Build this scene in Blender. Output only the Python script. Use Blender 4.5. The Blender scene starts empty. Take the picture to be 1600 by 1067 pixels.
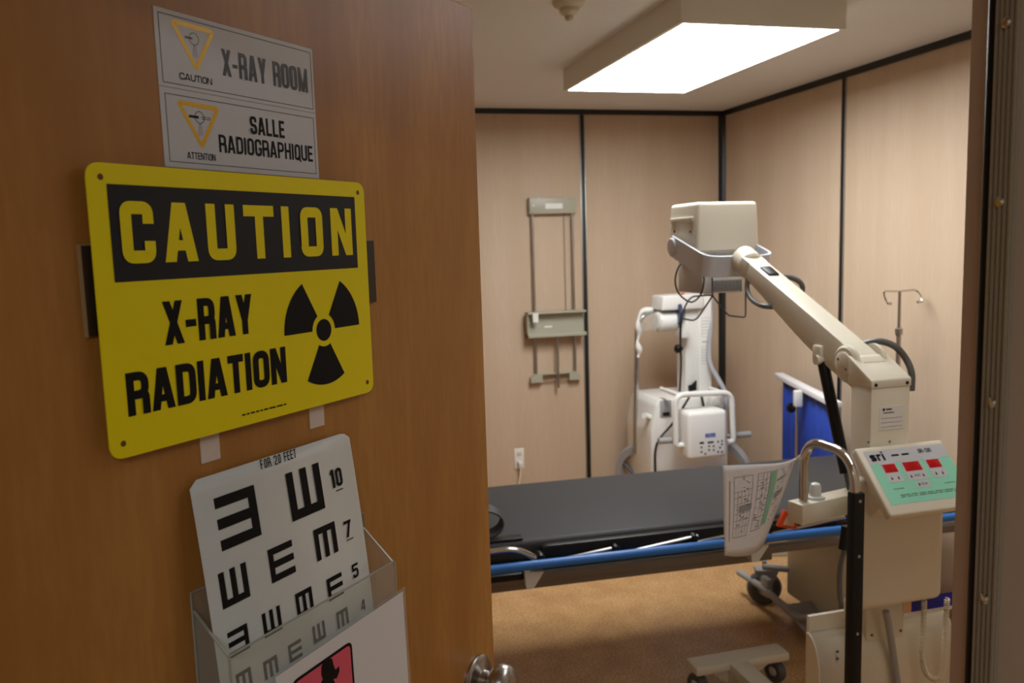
import bpy, bmesh, math, random
from mathutils import Vector, Matrix
sc = bpy.context.scene
C = sc.collection
PI = math.pi

# ---------------------------------------------------------------- camera, light, exposure
CAMH = 1.69
YAW, PITCH, ROLL = math.radians(14.6094), math.radians(-6.7217), math.radians(-1.7308)
FPX = 1290.0
fw = Vector((math.sin(YAW)*math.cos(PITCH), math.cos(YAW)*math.cos(PITCH), math.sin(PITCH)))
r0 = Vector((math.cos(YAW), -math.sin(YAW), 0)); u0 = r0.cross(fw)
rt = r0*math.cos(ROLL)+u0*math.sin(ROLL); up = -r0*math.sin(ROLL)+u0*math.cos(ROLL)
cd = bpy.data.cameras.new('camera'); cam = bpy.data.objects.new('camera', cd); C.objects.link(cam)
cd.sensor_width = 36; cd.lens = 36*FPX/1600; cd.clip_start = .02; cd.clip_end = 50
m3 = Matrix((rt, up, -fw)).transposed()
cam.matrix_world = Matrix.Translation((0, 0, CAMH)) @ m3.to_4x4()
cd.dof.use_dof = True; cd.dof.focus_distance = 1.1; cd.dof.aperture_fstop = 8
sc.camera = cam
sc.view_settings.view_transform = 'Standard'; sc.view_settings.look = 'None'
sc.view_settings.gamma = 1; sc.view_settings.exposure = 0.0
sc.view_settings.use_curve_mapping = False
sc.cycles.use_denoising = True
w = bpy.data.worlds.new('world'); sc.world = w; w.use_nodes = True
w.node_tree.nodes['Background'].inputs[0].default_value = (.95, .98, 1, 1)
w.node_tree.nodes['Background'].inputs[1].default_value = 0.02
FIXTURE = 22.5          # emission of the ceiling light's diffuser
HALL = 19.0              # hallway ceiling lamp, watts
la = bpy.data.lights.new('hall_lamp', 'AREA'); la.shape = 'RECTANGLE'; la.size = 1.2; la.size_y = .3
la.energy = HALL; la.color = (.88, .95, 1)
lo = bpy.data.objects.new('hall_lamp', la); C.objects.link(lo); lo.location = (-.35, -1.25, 2.47)
# second ceiling lamp of the room, nearer the door, above the frame
la = bpy.data.lights.new('room_lamp', 'AREA'); la.shape = 'RECTANGLE'; la.size = .6; la.size_y = 1.2
la.energy = 8.5; la.color = (.95, .98, 1)
lo = bpy.data.objects.new('room_lamp', la); C.objects.link(lo); lo.location = (1.5, 1.35, 2.42)

def ray(px, py):
    return rt*((px-800)/FPX) + up*(-(py-533.5)/FPX) + fw
CAM = Vector((0, 0, CAMH))
def P(px, py, x=None, y=None, z=None):
    d = ray(px, py)
    t = x/d.x if x is not None else (y/d.y if y is not None else (z-CAMH)/d.z)
    return CAM + d*t

# ---------------------------------------------------------------- materials
def lin(c):
    return tuple((v/255/12.92 if v/255 <= .04045 else ((v/255+.055)/1.055)**2.4) for v in c)
def mat(name, rgb, rough=.5, metal=0, bump=0, scale=200, var=0, spec=.5, coat=0, coord='Object'):
    m = bpy.data.materials.new(name); m.use_nodes = True
    nt = m.node_tree; b = nt.nodes['Principled BSDF']
    col = (*lin(rgb), 1)
    b.inputs['Base Color'].default_value = col
    b.inputs['Roughness'].default_value = rough; b.inputs['Metallic'].default_value = metal
    b.inputs['Specular IOR Level'].default_value = spec
    b.inputs['Coat Weight'].default_value = coat
    tc = nt.nodes.new('ShaderNodeTexCoord'); nz = nt.nodes.new('ShaderNodeTexNoise')
    nz.inputs['Scale'].default_value = scale; nz.inputs['Detail'].default_value = 3
    nt.links.new(tc.outputs[coord], nz.inputs['Vector'])
    mx = nt.nodes.new('ShaderNodeMix'); mx.data_type = 'RGBA'
    v = max(var, .02)
    mx.inputs['A'].default_value = tuple(c*(1-v) for c in col[:3])+(1,)
    mx.inputs['B'].default_value = tuple(min(1, c*(1+v)) for c in col[:3])+(1,)
    nt.links.new(nz.outputs['Fac'], mx.inputs['Factor']); nt.links.new(mx.outputs['Result'], b.inputs['Base Color'])
    if bump:
        bp_ = nt.nodes.new('ShaderNodeBump'); bp_.inputs['Strength'].default_value = bump; bp_.inputs['Distance'].default_value = .002
        nt.links.new(nz.outputs['Fac'], bp_.inputs['Height']); nt.links.new(bp_.outputs['Normal'], b.inputs['Normal'])
    return m
def wood(name, ca, cb, cc, vs, rough, fine=220, coarse=6, flame=.5, spec=.5):
    """vertical grain; vs = (x,y,z) stretch of the object coordinates"""
    m = bpy.data.materials.new(name); m.use_nodes = True
    nt = m.node_tree; b = nt.nodes['Principled BSDF']; N = nt.nodes.new; L = nt.links.new
    tc = N('ShaderNodeTexCoord'); mp = N('ShaderNodeMapping'); mp.inputs['Scale'].default_value = vs
    L(tc.outputs['Object'], mp.inputs['Vector'])
    n1 = N('ShaderNodeTexNoise'); n1.inputs['Scale'].default_value = coarse; n1.inputs['Detail'].default_value = 6; n1.inputs['Distortion'].default_value = flame
    n2 = N('ShaderNodeTexNoise'); n2.inputs['Scale'].default_value = fine; n2.inputs['Detail'].default_value = 4
    L(mp.outputs[0], n1.inputs['Vector']); L(mp.outputs[0], n2.inputs['Vector'])
    r1 = N('ShaderNodeValToRGB'); r1.color_ramp.elements[0].position = .36; r1.color_ramp.elements[1].position = .66
    r1.color_ramp.elements[0].color = (*lin(ca), 1); r1.color_ramp.elements[1].color = (*lin(cb), 1)
    L(n1.outputs['Fac'], r1.inputs['Fac'])
    r2 = N('ShaderNodeValToRGB'); r2.color_ramp.elements[0].position = .40; r2.color_ramp.elements[1].position = .62
    r2.color_ramp.elements[0].color = (.4, .4, .4, 1); r2.color_ramp.elements[1].color = (0, 0, 0, 1)
    L(n2.outputs['Fac'], r2.inputs['Fac'])
    mx = N('ShaderNodeMix'); mx.data_type = 'RGBA'; mx.inputs['B'].default_value = (*lin(cc), 1)
    L(r2.outputs['Color'], mx.inputs['Factor']); L(r1.outputs['Color'], mx.inputs['A'])
    L(mx.outputs['Result'], b.inputs['Base Color'])
    b.inputs['Roughness'].default_value = rough; b.inputs['Specular IOR Level'].default_value = spec
    return m
def emis(name, rgb, s):
    m = bpy.data.materials.new(name); m.use_nodes = True; nt = m.node_tree
    nt.nodes.remove(nt.nodes['Principled BSDF']); e = nt.nodes.new('ShaderNodeEmission')
    e.inputs[0].default_value = (*rgb, 1); e.inputs[1].default_value = s
    nt.links.new(e.outputs[0], nt.nodes['Material Output'].inputs[0]); return m
def clear(name, tint, base, edge):
    """thin clear sheet: see-through with a fresnel sheen"""
    m = bpy.data.materials.new(name); m.use_nodes = True; nt = m.node_tree
    nt.nodes.remove(nt.nodes['Principled BSDF']); N = nt.nodes.new; L = nt.links.new
    t = N('ShaderNodeBsdfTransparent'); t.inputs[0].default_value = (*tint, 1)
    d = N('ShaderNodeBsdfDiffuse'); d.inputs[0].default_value = (.75, .78, .74, 1)
    g = N('ShaderNodeBsdfGlossy'); g.inputs['Roughness'].default_value = .05
    lw = N('ShaderNodeLayerWeight'); lw.inputs[0].default_value = .5; pw_ = N('ShaderNodeMath'); pw_.operation = 'POWER'; pw_.inputs[1].default_value = 4
    L(lw.outputs['Facing'], pw_.inputs[0]); f = N('ShaderNodeMath'); f.operation = 'MULTIPLY_ADD'; f.inputs[1].default_value = .5; f.inputs[2].default_value = .025; L(pw_.outputs[0], f.inputs[0])
    m1 = N('ShaderNodeMixShader'); m1.inputs[0].default_value = base
    L(t.outputs[0], m1.inputs[1]); L(d.outputs[0], m1.inputs[2])
    m2 = N('ShaderNodeMixShader'); L(f.outputs[0], m2.inputs[0]); L(m1.outputs[0], m2.inputs[1]); L(g.outputs[0], m2.inputs[2])
    L(m2.outputs[0], nt.nodes['Material Output'].inputs[0]); return m

M = {}
M['maple'] = wood('maple_panel', (196, 172, 146), (204, 181, 157), (190, 165, 138), (1, 1, .06), .55, 160, 9, .3, .3)
M['door'] = wood('door_veneer', (156, 104, 44), (186, 132, 64), (158, 102, 42), (1, 1, .16), .4, 120, 4, 1.6, .45)
M['ceil'] = mat('ceiling_paint', (226, 225, 224), .9, 0, .5, 260, .03)
M['hallwall'] = mat('hall_paint', (190, 172, 150), .8, 0, .1, 90, .03)
M['black'] = mat('black_trim', (26, 25, 24), .4, 0, 0, 80, .05)
M['alu'] = mat('aluminium', (170, 168, 160), .35, .8, 0, 300, .04)
M['sealalu'] = mat('bronze_aluminium', (164, 152, 132), .42, .35, 0, 300, .05)
M['jamb'] = mat('jamb_paint', (196, 172, 154), .5, 0, .06, 120, .03)
M['jambgrey'] = mat('frame_paint', (196, 178, 162), .5, 0, .06, 120, .03)
M['chrome'] = mat('chrome', (205, 202, 196), .16, 1, 0, 80, .02)
M['steel'] = mat('brushed_steel', (185, 182, 176), .3, 1, 0, 120, .03)
M['satin'] = mat('satin_nickel', (175, 172, 168), .27, 1, 0, 120, .03)
M['beige'] = mat('beige_enamel', (222, 214, 194), .38, 0, .03, 140, .02)
M['beiged'] = mat('beige_grey_enamel', (205, 198, 178), .42, 0, .03, 140, .02)
M['khaki'] = mat('grey_green_enamel', (172, 168, 148), .42, 0, .03, 140, .03)
M['white'] = mat('white_enamel', (226, 224, 218), .35, 0, .02, 140, .02)
M['whitep'] = mat('white_plastic', (230, 228, 222), .45, 0, 0, 140, .02)
M['grey'] = mat('grey_plastic', (158, 157, 155), .45, 0, .02, 140, .04)
M['dgrey'] = mat('dark_grey_rubber', (84, 84, 84), .55, 0, .04, 140, .05)
M['hosegrey'] = mat('grey_hose', (92, 92, 90), .45, 0, .04, 140, .05)
M['midgrey'] = mat('grey_metal', (206, 203, 196), .45, .05, .02, 140, .03)
M['blk'] = mat('black_plastic', (15, 15, 16), .42, 0, .02, 140, .05, .3)
M['mattress'] = mat('black_vinyl', (52, 51, 51), .6, 0, .12, 260, .06, .35)
M['taupe'] = mat('taupe_metal', (120, 108, 96), .5, .1, .03, 120, .05)
M['bluerail'] = mat('blue_rubber', (38, 104, 178), .42, 0, .03, 120, .04)
M['bluecloth'] = mat('royal_blue_vinyl', (18, 56, 152), .55, 0, .08, 50, .08)
M['paper'] = mat('paper', (222, 218, 218), .8, 0, .02, 60, .02)
M['card'] = mat('worn_white_card', (212, 213, 208), .6, 0, .02, 40, .04)
M['sticker'] = mat('grey_sticker', (198, 199, 202), .4, 0, .02, 200, .02)
M['ink'] = mat('black_ink', (10, 10, 11), .6, 0, 0, 100, .05, .2)
M['inkworn'] = mat('worn_black_ink', (34, 34, 34), .35, .0, 0, 500, .35)
M['yellow'] = mat('sign_yellow', (238, 220, 0), .4, 0, .02, 60, .02, .3)
M['band'] = mat('sign_black', (26, 28, 32), .5, 0, .03, 400, .08, .3)
M['amber'] = mat('amber_ink', (228, 178, 30), .3, .15, 0, 300, .08)
M['tape'] = mat('cloth_tape', (214, 198, 186), .75, 0, .2, 600, .04)
M['plaque'] = mat('dark_plaque', (48, 36, 26), .45, 0, .02, 60, .1)
M['plaqueedge'] = mat('plaque_edge', (156, 132, 96), .5)
M['hole'] = mat('hole_brown', (104, 62, 24), .7)
M['silver'] = mat('silver_paint', (208, 211, 218), .34, .25, 0, 120, .02)
M['pink'] = mat('pink_print', (226, 88, 110), .45, 0, 0, 120, .03)
M['mint'] = mat('mint_print', (146, 218, 188), .45)
M['greenprint'] = mat('green_print', (142, 190, 160), .6)
M['greyprint'] = mat('grey_print', (158, 158, 160), .6)
M['greyink'] = mat('grey_ink', (90, 90, 92), .6)
M['redled'] = mat('red_display', (190, 22, 26), .2)
M['bluelogo'] = mat('blue_print', (40, 80, 170), .5)
M['darkblue'] = mat('navy_print', (38, 52, 84), .5)
M['navy'] = mat('blue_card_print', (24, 30, 158), .5)
M['skin'] = mat('tan_print', (224, 176, 130), .6)
M['orange'] = mat('orange_plastic', (222, 78, 34), .45)
M['amberplastic'] = mat('cream_plastic', (214, 196, 166), .5)
M['milky'] = mat('milky_plastic', (205, 205, 200), .35)
M['coil'] = mat('cream_rubber', (222, 212, 186), .5)
M['acrylic'] = clear('clear_acrylic', (.97, .98, .97), .10, 0)
M['acrylicedge'] = mat('acrylic_edge', (158, 160, 148), .25)
M['film'] = clear('clear_film', (.98, .98, .98), .12, 0)
M['diff'] = emis('light_diffuser', (.95, .98, 1), FIXTURE)
M['fixture'] = mat('fixture_enamel', (228, 225, 214), .5, 0, .02, 120, .02)
M['cord'] = mat('black_cord', (22, 22, 22), .5)
def floor_mat():
    m = bpy.data.materials.new('speckled_vinyl'); m.use_nodes = True; nt = m.node_tree; b = nt.nodes['Principled BSDF']
    N = nt.nodes.new; L = nt.links.new; tc = N('ShaderNodeTexCoord')
    n1 = N('ShaderNodeTexNoise'); n1.inputs['Scale'].default_value = 120; n1.inputs['Detail'].default_value = 5; n1.inputs['Roughness'].default_value = .75
    n2 = N('ShaderNodeTexNoise'); n2.inputs['Scale'].default_value = 9; n2.inputs['Detail'].default_value = 4
    L(tc.outputs['Object'], n1.inputs['Vector']); L(tc.outputs['Object'], n2.inputs['Vector'])
    r = N('ShaderNodeValToRGB'); e = r.color_ramp.elements
    e[0].position = .34; e[0].color = (*lin((124, 84, 46)), 1); e[1].position = .66; e[1].color = (*lin((228, 192, 140)), 1)
    mid = e.new(.5); mid.color = (*lin((190, 145, 94)), 1)
    mx = N('ShaderNodeMix'); mx.data_type = 'FLOAT'; mx.inputs['Factor'].default_value = .15
    L(n1.outputs['Fac'], mx.inputs['A']); L(n2.outputs['Fac'], mx.inputs['B']); L(mx.outputs['Result'], r.inputs['Fac'])
    L(r.outputs['Color'], b.inputs['Base Color']); b.inputs['Roughness'].default_value = .32; b.inputs['Specular IOR Level'].default_value = .35
    return m
M['floor'] = floor_mat()

# ---------------------------------------------------------------- mesh helpers
class B:
    def __init__(s, M4=None): s.bm = bmesh.new(); s.M = M4
    def box(s, a, b, bev=0, seg=2, rot=None):
        x0, x1 = sorted((a[0], b[0])); y0, y1 = sorted((a[1], b[1])); z0, z1 = sorted((a[2], b[2]))
        t = bmesh.new(); bmesh.ops.create_cube(t, size=1)
        for v in t.verts: v.co = Vector(((x0+x1)/2+v.co.x*(x1-x0), (y0+y1)/2+v.co.y*(y1-y0), (z0+z1)/2+v.co.z*(z1-z0)))
        if bev:
            bev = min(bev, .49*min(x1-x0, y1-y0, z1-z0))
            bmesh.ops.bevel(t, geom=list(t.edges), offset=bev, segments=seg, profile=.5, affect='EDGES')
        if rot is not None:
            for v in t.verts: v.co = rot @ v.co
        return s.add(t)
    def add(s, t):
        me = bpy.data.meshes.new('tmp'); t.to_mesh(me); t.free(); s.bm.from_mesh(me); bpy.data.meshes.remove(me); return s
    def prism(s, pts, vec, bev=0, seg=2):
        """polygon of 3-D points, extruded along vec"""
        t = bmesh.new(); vec = Vector(vec)
        va = [t.verts.new(Vector(p)) for p in pts]; vb = [t.verts.new(Vector(p)+vec) for p in pts]
        n = len(pts)
        t.faces.new(va); t.faces.new(vb[::-1])
        for i in range(n): t.faces.new((va[i], vb[i], vb[(i+1) % n], va[(i+1) % n]))
        bmesh.ops.recalc_face_normals(t, faces=t.faces)
        if bev: bmesh.ops.bevel(t, geom=list(t.edges), offset=bev, segments=seg, profile=.5, affect='EDGES')
        return s.add(t)
    def poly(s, pts):
        s.bm.faces.new([s.bm.verts.new(Vector(p)) for p in pts]); return s
    def tube(s, pts, r, seg=10, closed=False, cap=True):
        pts = [Vector(p) for p in pts]; n = len(pts); rings = []
        rr = r if isinstance(r, (list, tuple)) else [r]*n
        prev = None
        for i, p in enumerate(pts):
            a = pts[(i-1) % n] if (i > 0 or closed) else p; b = pts[(i+1) % n] if (i < n-1 or closed) else p
            t = (b-a).normalized()
            if prev is None:
                u = t.orthogonal().normalized()
            else:
                u = (prev - t*prev.dot(t)).normalized()
            prev = u; v = t.cross(u)
            rings.append([s.bm.verts.new(p+(u*math.cos(2*PI*k/seg)+v*math.sin(2*PI*k/seg))*rr[i]) for k in range(seg)])
        for i in range(n if closed else n-1):
            A, D = rings[i], rings[(i+1) % n]
            for k in range(seg): s.bm.faces.new((A[k], A[(k+1) % seg], D[(k+1) % seg], D[k]))
        if cap and not closed: s.bm.faces.new(rings[0][::-1]); s.bm.faces.new(rings[-1])
        return s
    def cyl(s, a, b, r, seg=24, r2=None):
        return s.tube([a, b], [r, r if r2 is None else r2], seg)
    def lathe(s, o, axis, prof, seg=32):
        """prof: list of (radius, height along axis)"""
        o = Vector(o); ax = Vector(axis).normalized(); u = ax.orthogonal().normalized(); v = ax.cross(u); rings = []
        for r, h in prof:
            if r < 1e-6: rings.append([s.bm.verts.new(o+ax*h)])
            else: rings.append([s.bm.verts.new(o+ax*h+(u*math.cos(2*PI*k/seg)+v*math.sin(2*PI*k/seg))*r) for k in range(seg)])
        for A, D in zip(rings, rings[1:]):
            for k in range(seg):
                q = [A[k % len(A)], A[(k+1) % len(A)], D[(k+1) % len(D)], D[k % len(D)]]
                q = [x for i, x in enumerate(q) if x not in q[:i]]
                if len(q) > 2: s.bm.faces.new(q)
        return s
    def sweep_rect(s, pts, wdir, w, h):
        """flat bar: rectangle w (along wdir) by h swept along pts"""
        pts = [Vector(p) for p in pts]; wd = Vector(wdir).normalized(); rings = []
        for i, p in enumerate(pts):
            t = (pts[min(i+1, len(pts)-1)]-pts[max(i-1, 0)]).normalized(); hd = t.cross(wd).normalized()
            rings.append([s.bm.verts.new(p+wd*(a*w/2)+hd*(b*h/2)) for a, b in ((-1, -1), (1, -1), (1, 1), (-1, 1))])
        for A, D in zip(rings, rings[1:]):
            for k in range(4): s.bm.faces.new((A[k], A[(k+1) % 4], D[(k+1) % 4], D[k]))
        s.bm.faces.new(rings[0][::-1]); s.bm.faces.new(rings[-1]); return s
    def obj(s, name, m, parent=None, label=None, smooth=35):
        bmesh.ops.recalc_face_normals(s.bm, faces=s.bm.faces)
        me = bpy.data.meshes.new(name); s.bm.to_mesh(me); s.bm.free()
        if s.M is not None: me.transform(s.M)
        me.materials.append(M[m])
        if smooth:
            for p in me.polygons: p.use_smooth = True
            me.set_sharp_from_angle(angle=math.radians(smooth))
        o = bpy.data.objects.new(name, me); C.objects.link(o)
        if parent is not None:
            o.parent = parent; o.matrix_parent_inverse = Matrix.Translation(-wloc(parent))
        if label: o['label'] = label
        return o
def wloc(o):
    return Vector(o.location) if o.type == 'EMPTY' else Vector((0, 0, 0))
def flat(s, name, m, parent=None, label=None):
    """decals: keep the winding given"""
    me = bpy.data.meshes.new(name); s.bm.to_mesh(me); s.bm.free()
    if s.M is not None: me.transform(s.M)
    me.materials.append(M[m]); o = bpy.data.objects.new(name, me); C.objects.link(o)
    if parent is not None: o.parent = parent; o.matrix_parent_inverse = Matrix.Translation(-wloc(parent))
    if label: o['label'] = label
    return o
def thing(name, label, cat, loc, group=None):
    o = bpy.data.objects.new(name, None); C.objects.link(o); o.location = loc; o.empty_display_size = .05
    o['label'] = label; o['category'] = cat
    if group: o['group'] = group
    return o
def tag(o, label, cat, group=None):
    o['label'] = label; o['category'] = cat
    if group: o['group'] = group
    return o
def struct(s, name, m, parent=None, smooth=30):
    o = s.obj(name, m, parent, None, smooth)
    if parent is None: o['kind'] = 'structure'
    return o
def bend(pts, r, n=6, closed=False):
    """polyline with rounded corners"""
    pts = [Vector(p) for p in pts]; out = []; N = len(pts)
    rs = r if isinstance(r, (list, tuple)) else [r]*N
    for i, p in enumerate(pts):
        if (not closed and i in (0, N-1)) or rs[i] <= 0: out.append(p); continue
        a, b = pts[(i-1) % N], pts[(i+1) % N]; da, db = a-p, b-p
        d = min(rs[i], .49*da.length, .49*db.length)
        q0, q1 = p+da.normalized()*d, p+db.normalized()*d
        for k in range(n+1):
            t = k/n; out.append(q0*(1-t)**2+p*(2*t*(1-t))+q1*t*t)
    return out
def smoothpath(pts, n=8):
    pts = [Vector(p) for p in pts]; q = [pts[0]*2-pts[1]]+pts+[pts[-1]*2-pts[-2]]; out = []
    for i in range(1, len(q)-2):
        p0, p1, p2, p3 = q[i-1:i+3]
        for k in range(n):
            t = k/n; out.append(.5*((2*p1)+(p2-p0)*t+(2*p0-5*p1+4*p2-p3)*t*t+(3*p1-p0-3*p2+p3)*t**3))
    out.append(pts[-1]); return out
def rrect(x0, y0, x1, y1, r, n=6):
    return [(v.x, v.y) for v in bend([(x0, y0, 0), (x1, y0, 0), (x1, y1, 0), (x0, y1, 0)], r, n, True)]
def copy_tree(o, off, parent=None):
    c = o.copy(); C.objects.link(c)
    if parent is None: c.location = Vector(o.location)+Vector(off)
    else: c.parent = parent
    for ch in list(o.children): copy_tree(ch, off, c)
    return c

# ---------------------------------------------------------------- lettering (bold condensed strokes)
def stroke(pts, w, r=0, closed=False, n=5):
    p = [Vector((a, b, 0)) for a, b in pts]
    p = bend(p, r, n, closed); N = len(p); L, R = [], []
    for i in range(N):
        a = p[(i-1) % N] if (i > 0 or closed) else None; b = p[(i+1) % N] if (i < N-1 or closed) else None
        d1 = (p[i]-a).normalized() if a is not None else None; d2 = (b-p[i]).normalized() if b is not None else None
        d1 = d1 if d1 is not None else d2; d2 = d2 if d2 is not None else d1
        n1 = Vector((-d1.y, d1.x, 0)); n2 = Vector((-d2.y, d2.x, 0)); m = (n1+n2)
        m = m.normalized() if m.length > 1e-6 else n1
        k = w/2/max(.4, m.dot(n1)); L.append(p[i]+m*k); R.append(p[i]-m*k)
    out = []
    for i in range(N if closed else N-1):
        j = (i+1) % N
        out.append([(q.x, q.y) for q in (L[i], R[i], R[j], L[j])])
    return out
def glyph(c, W, H, w, rk=.38):
    h = w/2; l, r_, b, t = h, W-h, h, H-h; o = []
    rad = min(W, H)*rk
    Rc = lambda x0, y0, x1, y1: o.append([(x0, y0), (x1, y0), (x1, y1), (x0, y1)])
    Dg = lambda xb, xt, y0, y1, k=1.08: o.append([(xb-w*k/2, y0), (xb+w*k/2, y0), (xt+w*k/2, y1), (xt-w*k/2, y1)])
    S = lambda pts, r=rad, cl=False: o.extend(stroke(pts, w, r, cl))
    if c == 'A': Dg(w*.54, W/2-w*.12, 0, H); Dg(W-w*.54, W/2+w*.12, 0, H); Rc(W*.26, H*.19, W*.74, H*.19+w*.85)
    elif c == 'C': S([(r_, H*.64), (r_, t), (l, t), (l, b), (r_, b), (r_, H*.36)])
    elif c == 'D': S([(l, b), (r_, b), (r_, t), (l, t)], [0, rad, rad, 0], True)
    elif c in 'EF':
        Rc(0, 0, w, H); Rc(0, H-w, W, H); Rc(0, H/2-h, W*.92, H/2+h)
        if c == 'E': Rc(0, 0, W, w)
    elif c == 'G': S([(r_, H*.68), (r_, t), (l, t), (l, b), (r_, b), (r_, H*.46)]); Rc(W*.5, H*.46-h, W, H*.46+h*.6)
    elif c == 'H': Rc(0, 0, w, H); Rc(W-w, 0, W, H); Rc(0, H/2-h, W, H/2+h)
    elif c == 'I': Rc(W/2-h, 0, W/2+h, H)
    elif c == 'L': Rc(0, 0, w, H); Rc(0, 0, W, w)
    elif c == 'M': Rc(0, 0, w, H); Rc(W-w, 0, W, H); Dg(W/2, w*.5, 0, H, .95); Dg(W/2, W-w*.5, 0, H, .95)
    elif c == 'N': Rc(0, 0, w, H); Rc(W-w, 0, W, H); Dg(W-w*.55, w*.55, 0, H)
    elif c in 'O0Q':
        S([(l, b), (r_, b), (r_, t), (l, t)], rad, True)
        if c == 'Q': Dg(W*.98, W*.62, -H*.08, H*.26, .9)
    elif c in 'PR':
        Rc(0, 0, w, H); S([(l, t), (r_, t), (r_, H*.47), (l, H*.47)], [0, rad, rad, 0])
        if c == 'R': S([(W*.5, H*.47), (r_, H*.47), (r_, 0)], rad*.6)
    elif c == 'S': S([(r_, H*.68), (r_, t), (l, t), (l, H*.52), (r_, H*.48), (r_, b), (l, b), (l, H*.32)], rad*.8)
    elif c == 'T': Rc(0, H-w, W, H); Rc(W/2-h, 0, W/2+h, H)
    elif c == 'U': S([(l, H), (l, b), (r_, b), (r_, H)])
    elif c == 'V': Dg(W/2, w*.54, 0, H); Dg(W/2, W-w*.54, 0, H)
    elif c == 'X': Dg(w*.54, W-w*.54, 0, H, 1.08); Dg(W-w*.54, w*.54, 0, H, 1.08)
    elif c == 'Y': Rc(W/2-h, 0, W/2+h, H*.45); Dg(W/2, w*.56, H*.38, H, 1.1); Dg(W/2, W-w*.56, H*.38, H, 1.1)
    elif c == '-': Rc(0, H*.36, W, H*.36+w*.9)
    elif c == '1': Rc(W-w, 0, W, H); Dg(W-w*1.3, W-w*.6, H*.74, H, 1)
    elif c == '2': S([(l, H*.68), (l, t), (r_, t), (r_, H*.55), (l, H*.25), (l, b), (W, b)], [0, rad, rad, rad*.5, rad*.3, 0, 0])
    elif c == '3': S([(l, H*.7), (l, t), (r_, t), (r_, H*.52), (W*.4, H*.52)], rad*.7); S([(W*.4, H*.5), (r_, H*.5), (r_, b), (l, b), (l, H*.3)], rad*.7)
    elif c == '5': S([(W, t), (l, t), (l, H*.56), (r_, H*.6), (r_, b), (l, b), (l, H*.3)], [0, 0, 0, rad, rad, rad, 0])
    elif c == '4': Rc(W*.6, 0, W*.6+w, H); Rc(0, H*.2, W, H*.2+w*.9); Dg(w*.5, W*.6, H*.2, H)
    elif c == '7': Rc(0, H-w, W, H); Dg(W*.35, W-w*.55, 0, H)
    elif c == 's': S([(r_, H*.52), (r_, H*.74-h), (l, H*.74-h), (l, H*.4), (r_, H*.36), (r_, b), (l, b), (l, H*.2)], rad*.6)
    elif c == 'r': Rc(0, 0, w, H*.74); S([(l, H*.45), (l, H*.74-h), (W, H*.74-h)], rad*.6)
    elif c == 'i': Rc(W/2-h, 0, W/2+h, H*.74); Rc(W/2-h, H*.84, W/2+h, H)
    return o
WF = {'X': 1.08, 'A': 1.1, 'Y': 1.05, 'I': 0, 'i': 0, 'M': 1.35, '-': .6, '1': .55, ' ': .55, 'L': .85, 'E': .85, 'F': .82, 'T': .9, 'r': .75}
def layered(b, polys, fn):
    """overlapping strokes of one letter, each a hair above the last"""
    o = Vector(fn(0, 0)); n = (Vector(fn(.01, 0))-o).cross(Vector(fn(0, .01))-o).normalized()
    if n.z < -.5: n = -n
    for k, q in enumerate(polys): b.poly([Vector(fn(a, d))+n*(k*2.5e-5) for a, d in q])
def text(b, s, x0, y0, x1, y1, wk, fn, gap=.45, rk=.38):
    """fit text s into the box; wk = stroke width / height; fn maps (x, y) to 3-D"""
    H = y1-y0; w = wk*H; g = gap*w
    nI = sum(c in 'Ii' for c in s); tot = sum(WF.get(c, 1) for c in s)
    Wu = ((x1-x0)-nI*w-g*(len(s)-1))/tot; x = x0
    for c in s:
        W = w if c in 'Ii' else WF.get(c, 1)*Wu
        if c != ' ':
            layered(b, [[(x+a, y0+d) for a, d in q] for q in glyph(c, W, H, w, rk)], fn)
        x += W+g
def ring(b, pts, w, fn, closed=True, r=0):
    for q in stroke(pts, w, r, closed): b.poly([fn(a, d) for a, d in q])
def rect(b, x0, y0, x1, y1, fn): b.poly([fn(x0, y0), fn(x1, y0), fn(x1, y1), fn(x0, y1)])
def lines(b, x0, y0, x1, y1, n, t, fn, seed=1):
    """rows of unreadably small print: thin dashes"""
    R = random.Random(seed)
    for k in range(n):
        y = y1-(k+.5)*(y1-y0)/n; x = x0
        while x < x1:
            L = (x1-x0)*R.uniform(.05, .16); rect(b, x, y-t/2, min(x+L, x1), y+t/2, fn); x += L+(x1-x0)*.025
def disc(b, x, y, r, fn, n=20): b.poly([fn(x+r*math.cos(2*PI*k/n), y+r*math.sin(2*PI*k/n)) for k in range(n)])

# ================================================================ THE SETTING
YB, XR, XL, YF, ZC = 4.93, 2.739, -1.35, .60, 2.50
HX0, HX1, HY0 = -1.35, 2.6, -1.9
struct(B().box((XL-.1, HY0-.1, -.1), (XR+.1, YB+.1, 0)), 'floor', 'floor')
struct(B().box((XL-.1, HY0-.1, ZC), (XR+.1, YB+.1, ZC+.1)), 'ceiling', 'ceil')
struct(B().box((XL-.1, YB, 0), (XR+.1, YB+.1, ZC)), 'wall_back', 'maple')
struct(B().box((XR, YF, 0), (XR+.1, YB, ZC)), 'wall_right', 'maple')
struct(B().box((XL-.1, YF, 0), (XL, YB, ZC)), 'wall_left', 'maple')
JX, JL = .56, -.385      # door opening
b = B(); b.box((XL-.1, .48, 0), (JL-.05, YF-.008, ZC)); b.box((JX+.05, .48, 0), (XR+.1, YF-.008, ZC)); b.box((JL-.05, .48, 2.10), (JX+.05, YF-.008, ZC))
struct(b, 'wall_front', 'hallwall')
struct(B().box((HX0-.1, HY0, 0), (HX0, .48, ZC)), 'wall_hall_left', 'hallwall')
struct(B().box((HX1, HY0, 0), (HX1+.1, .48, ZC)), 'wall_hall_right', 'hallwall')
struct(B().box((HX0, HY0-.1, 0), (HX1, HY0, ZC)), 'wall_hall_back', 'hallwall')
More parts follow.
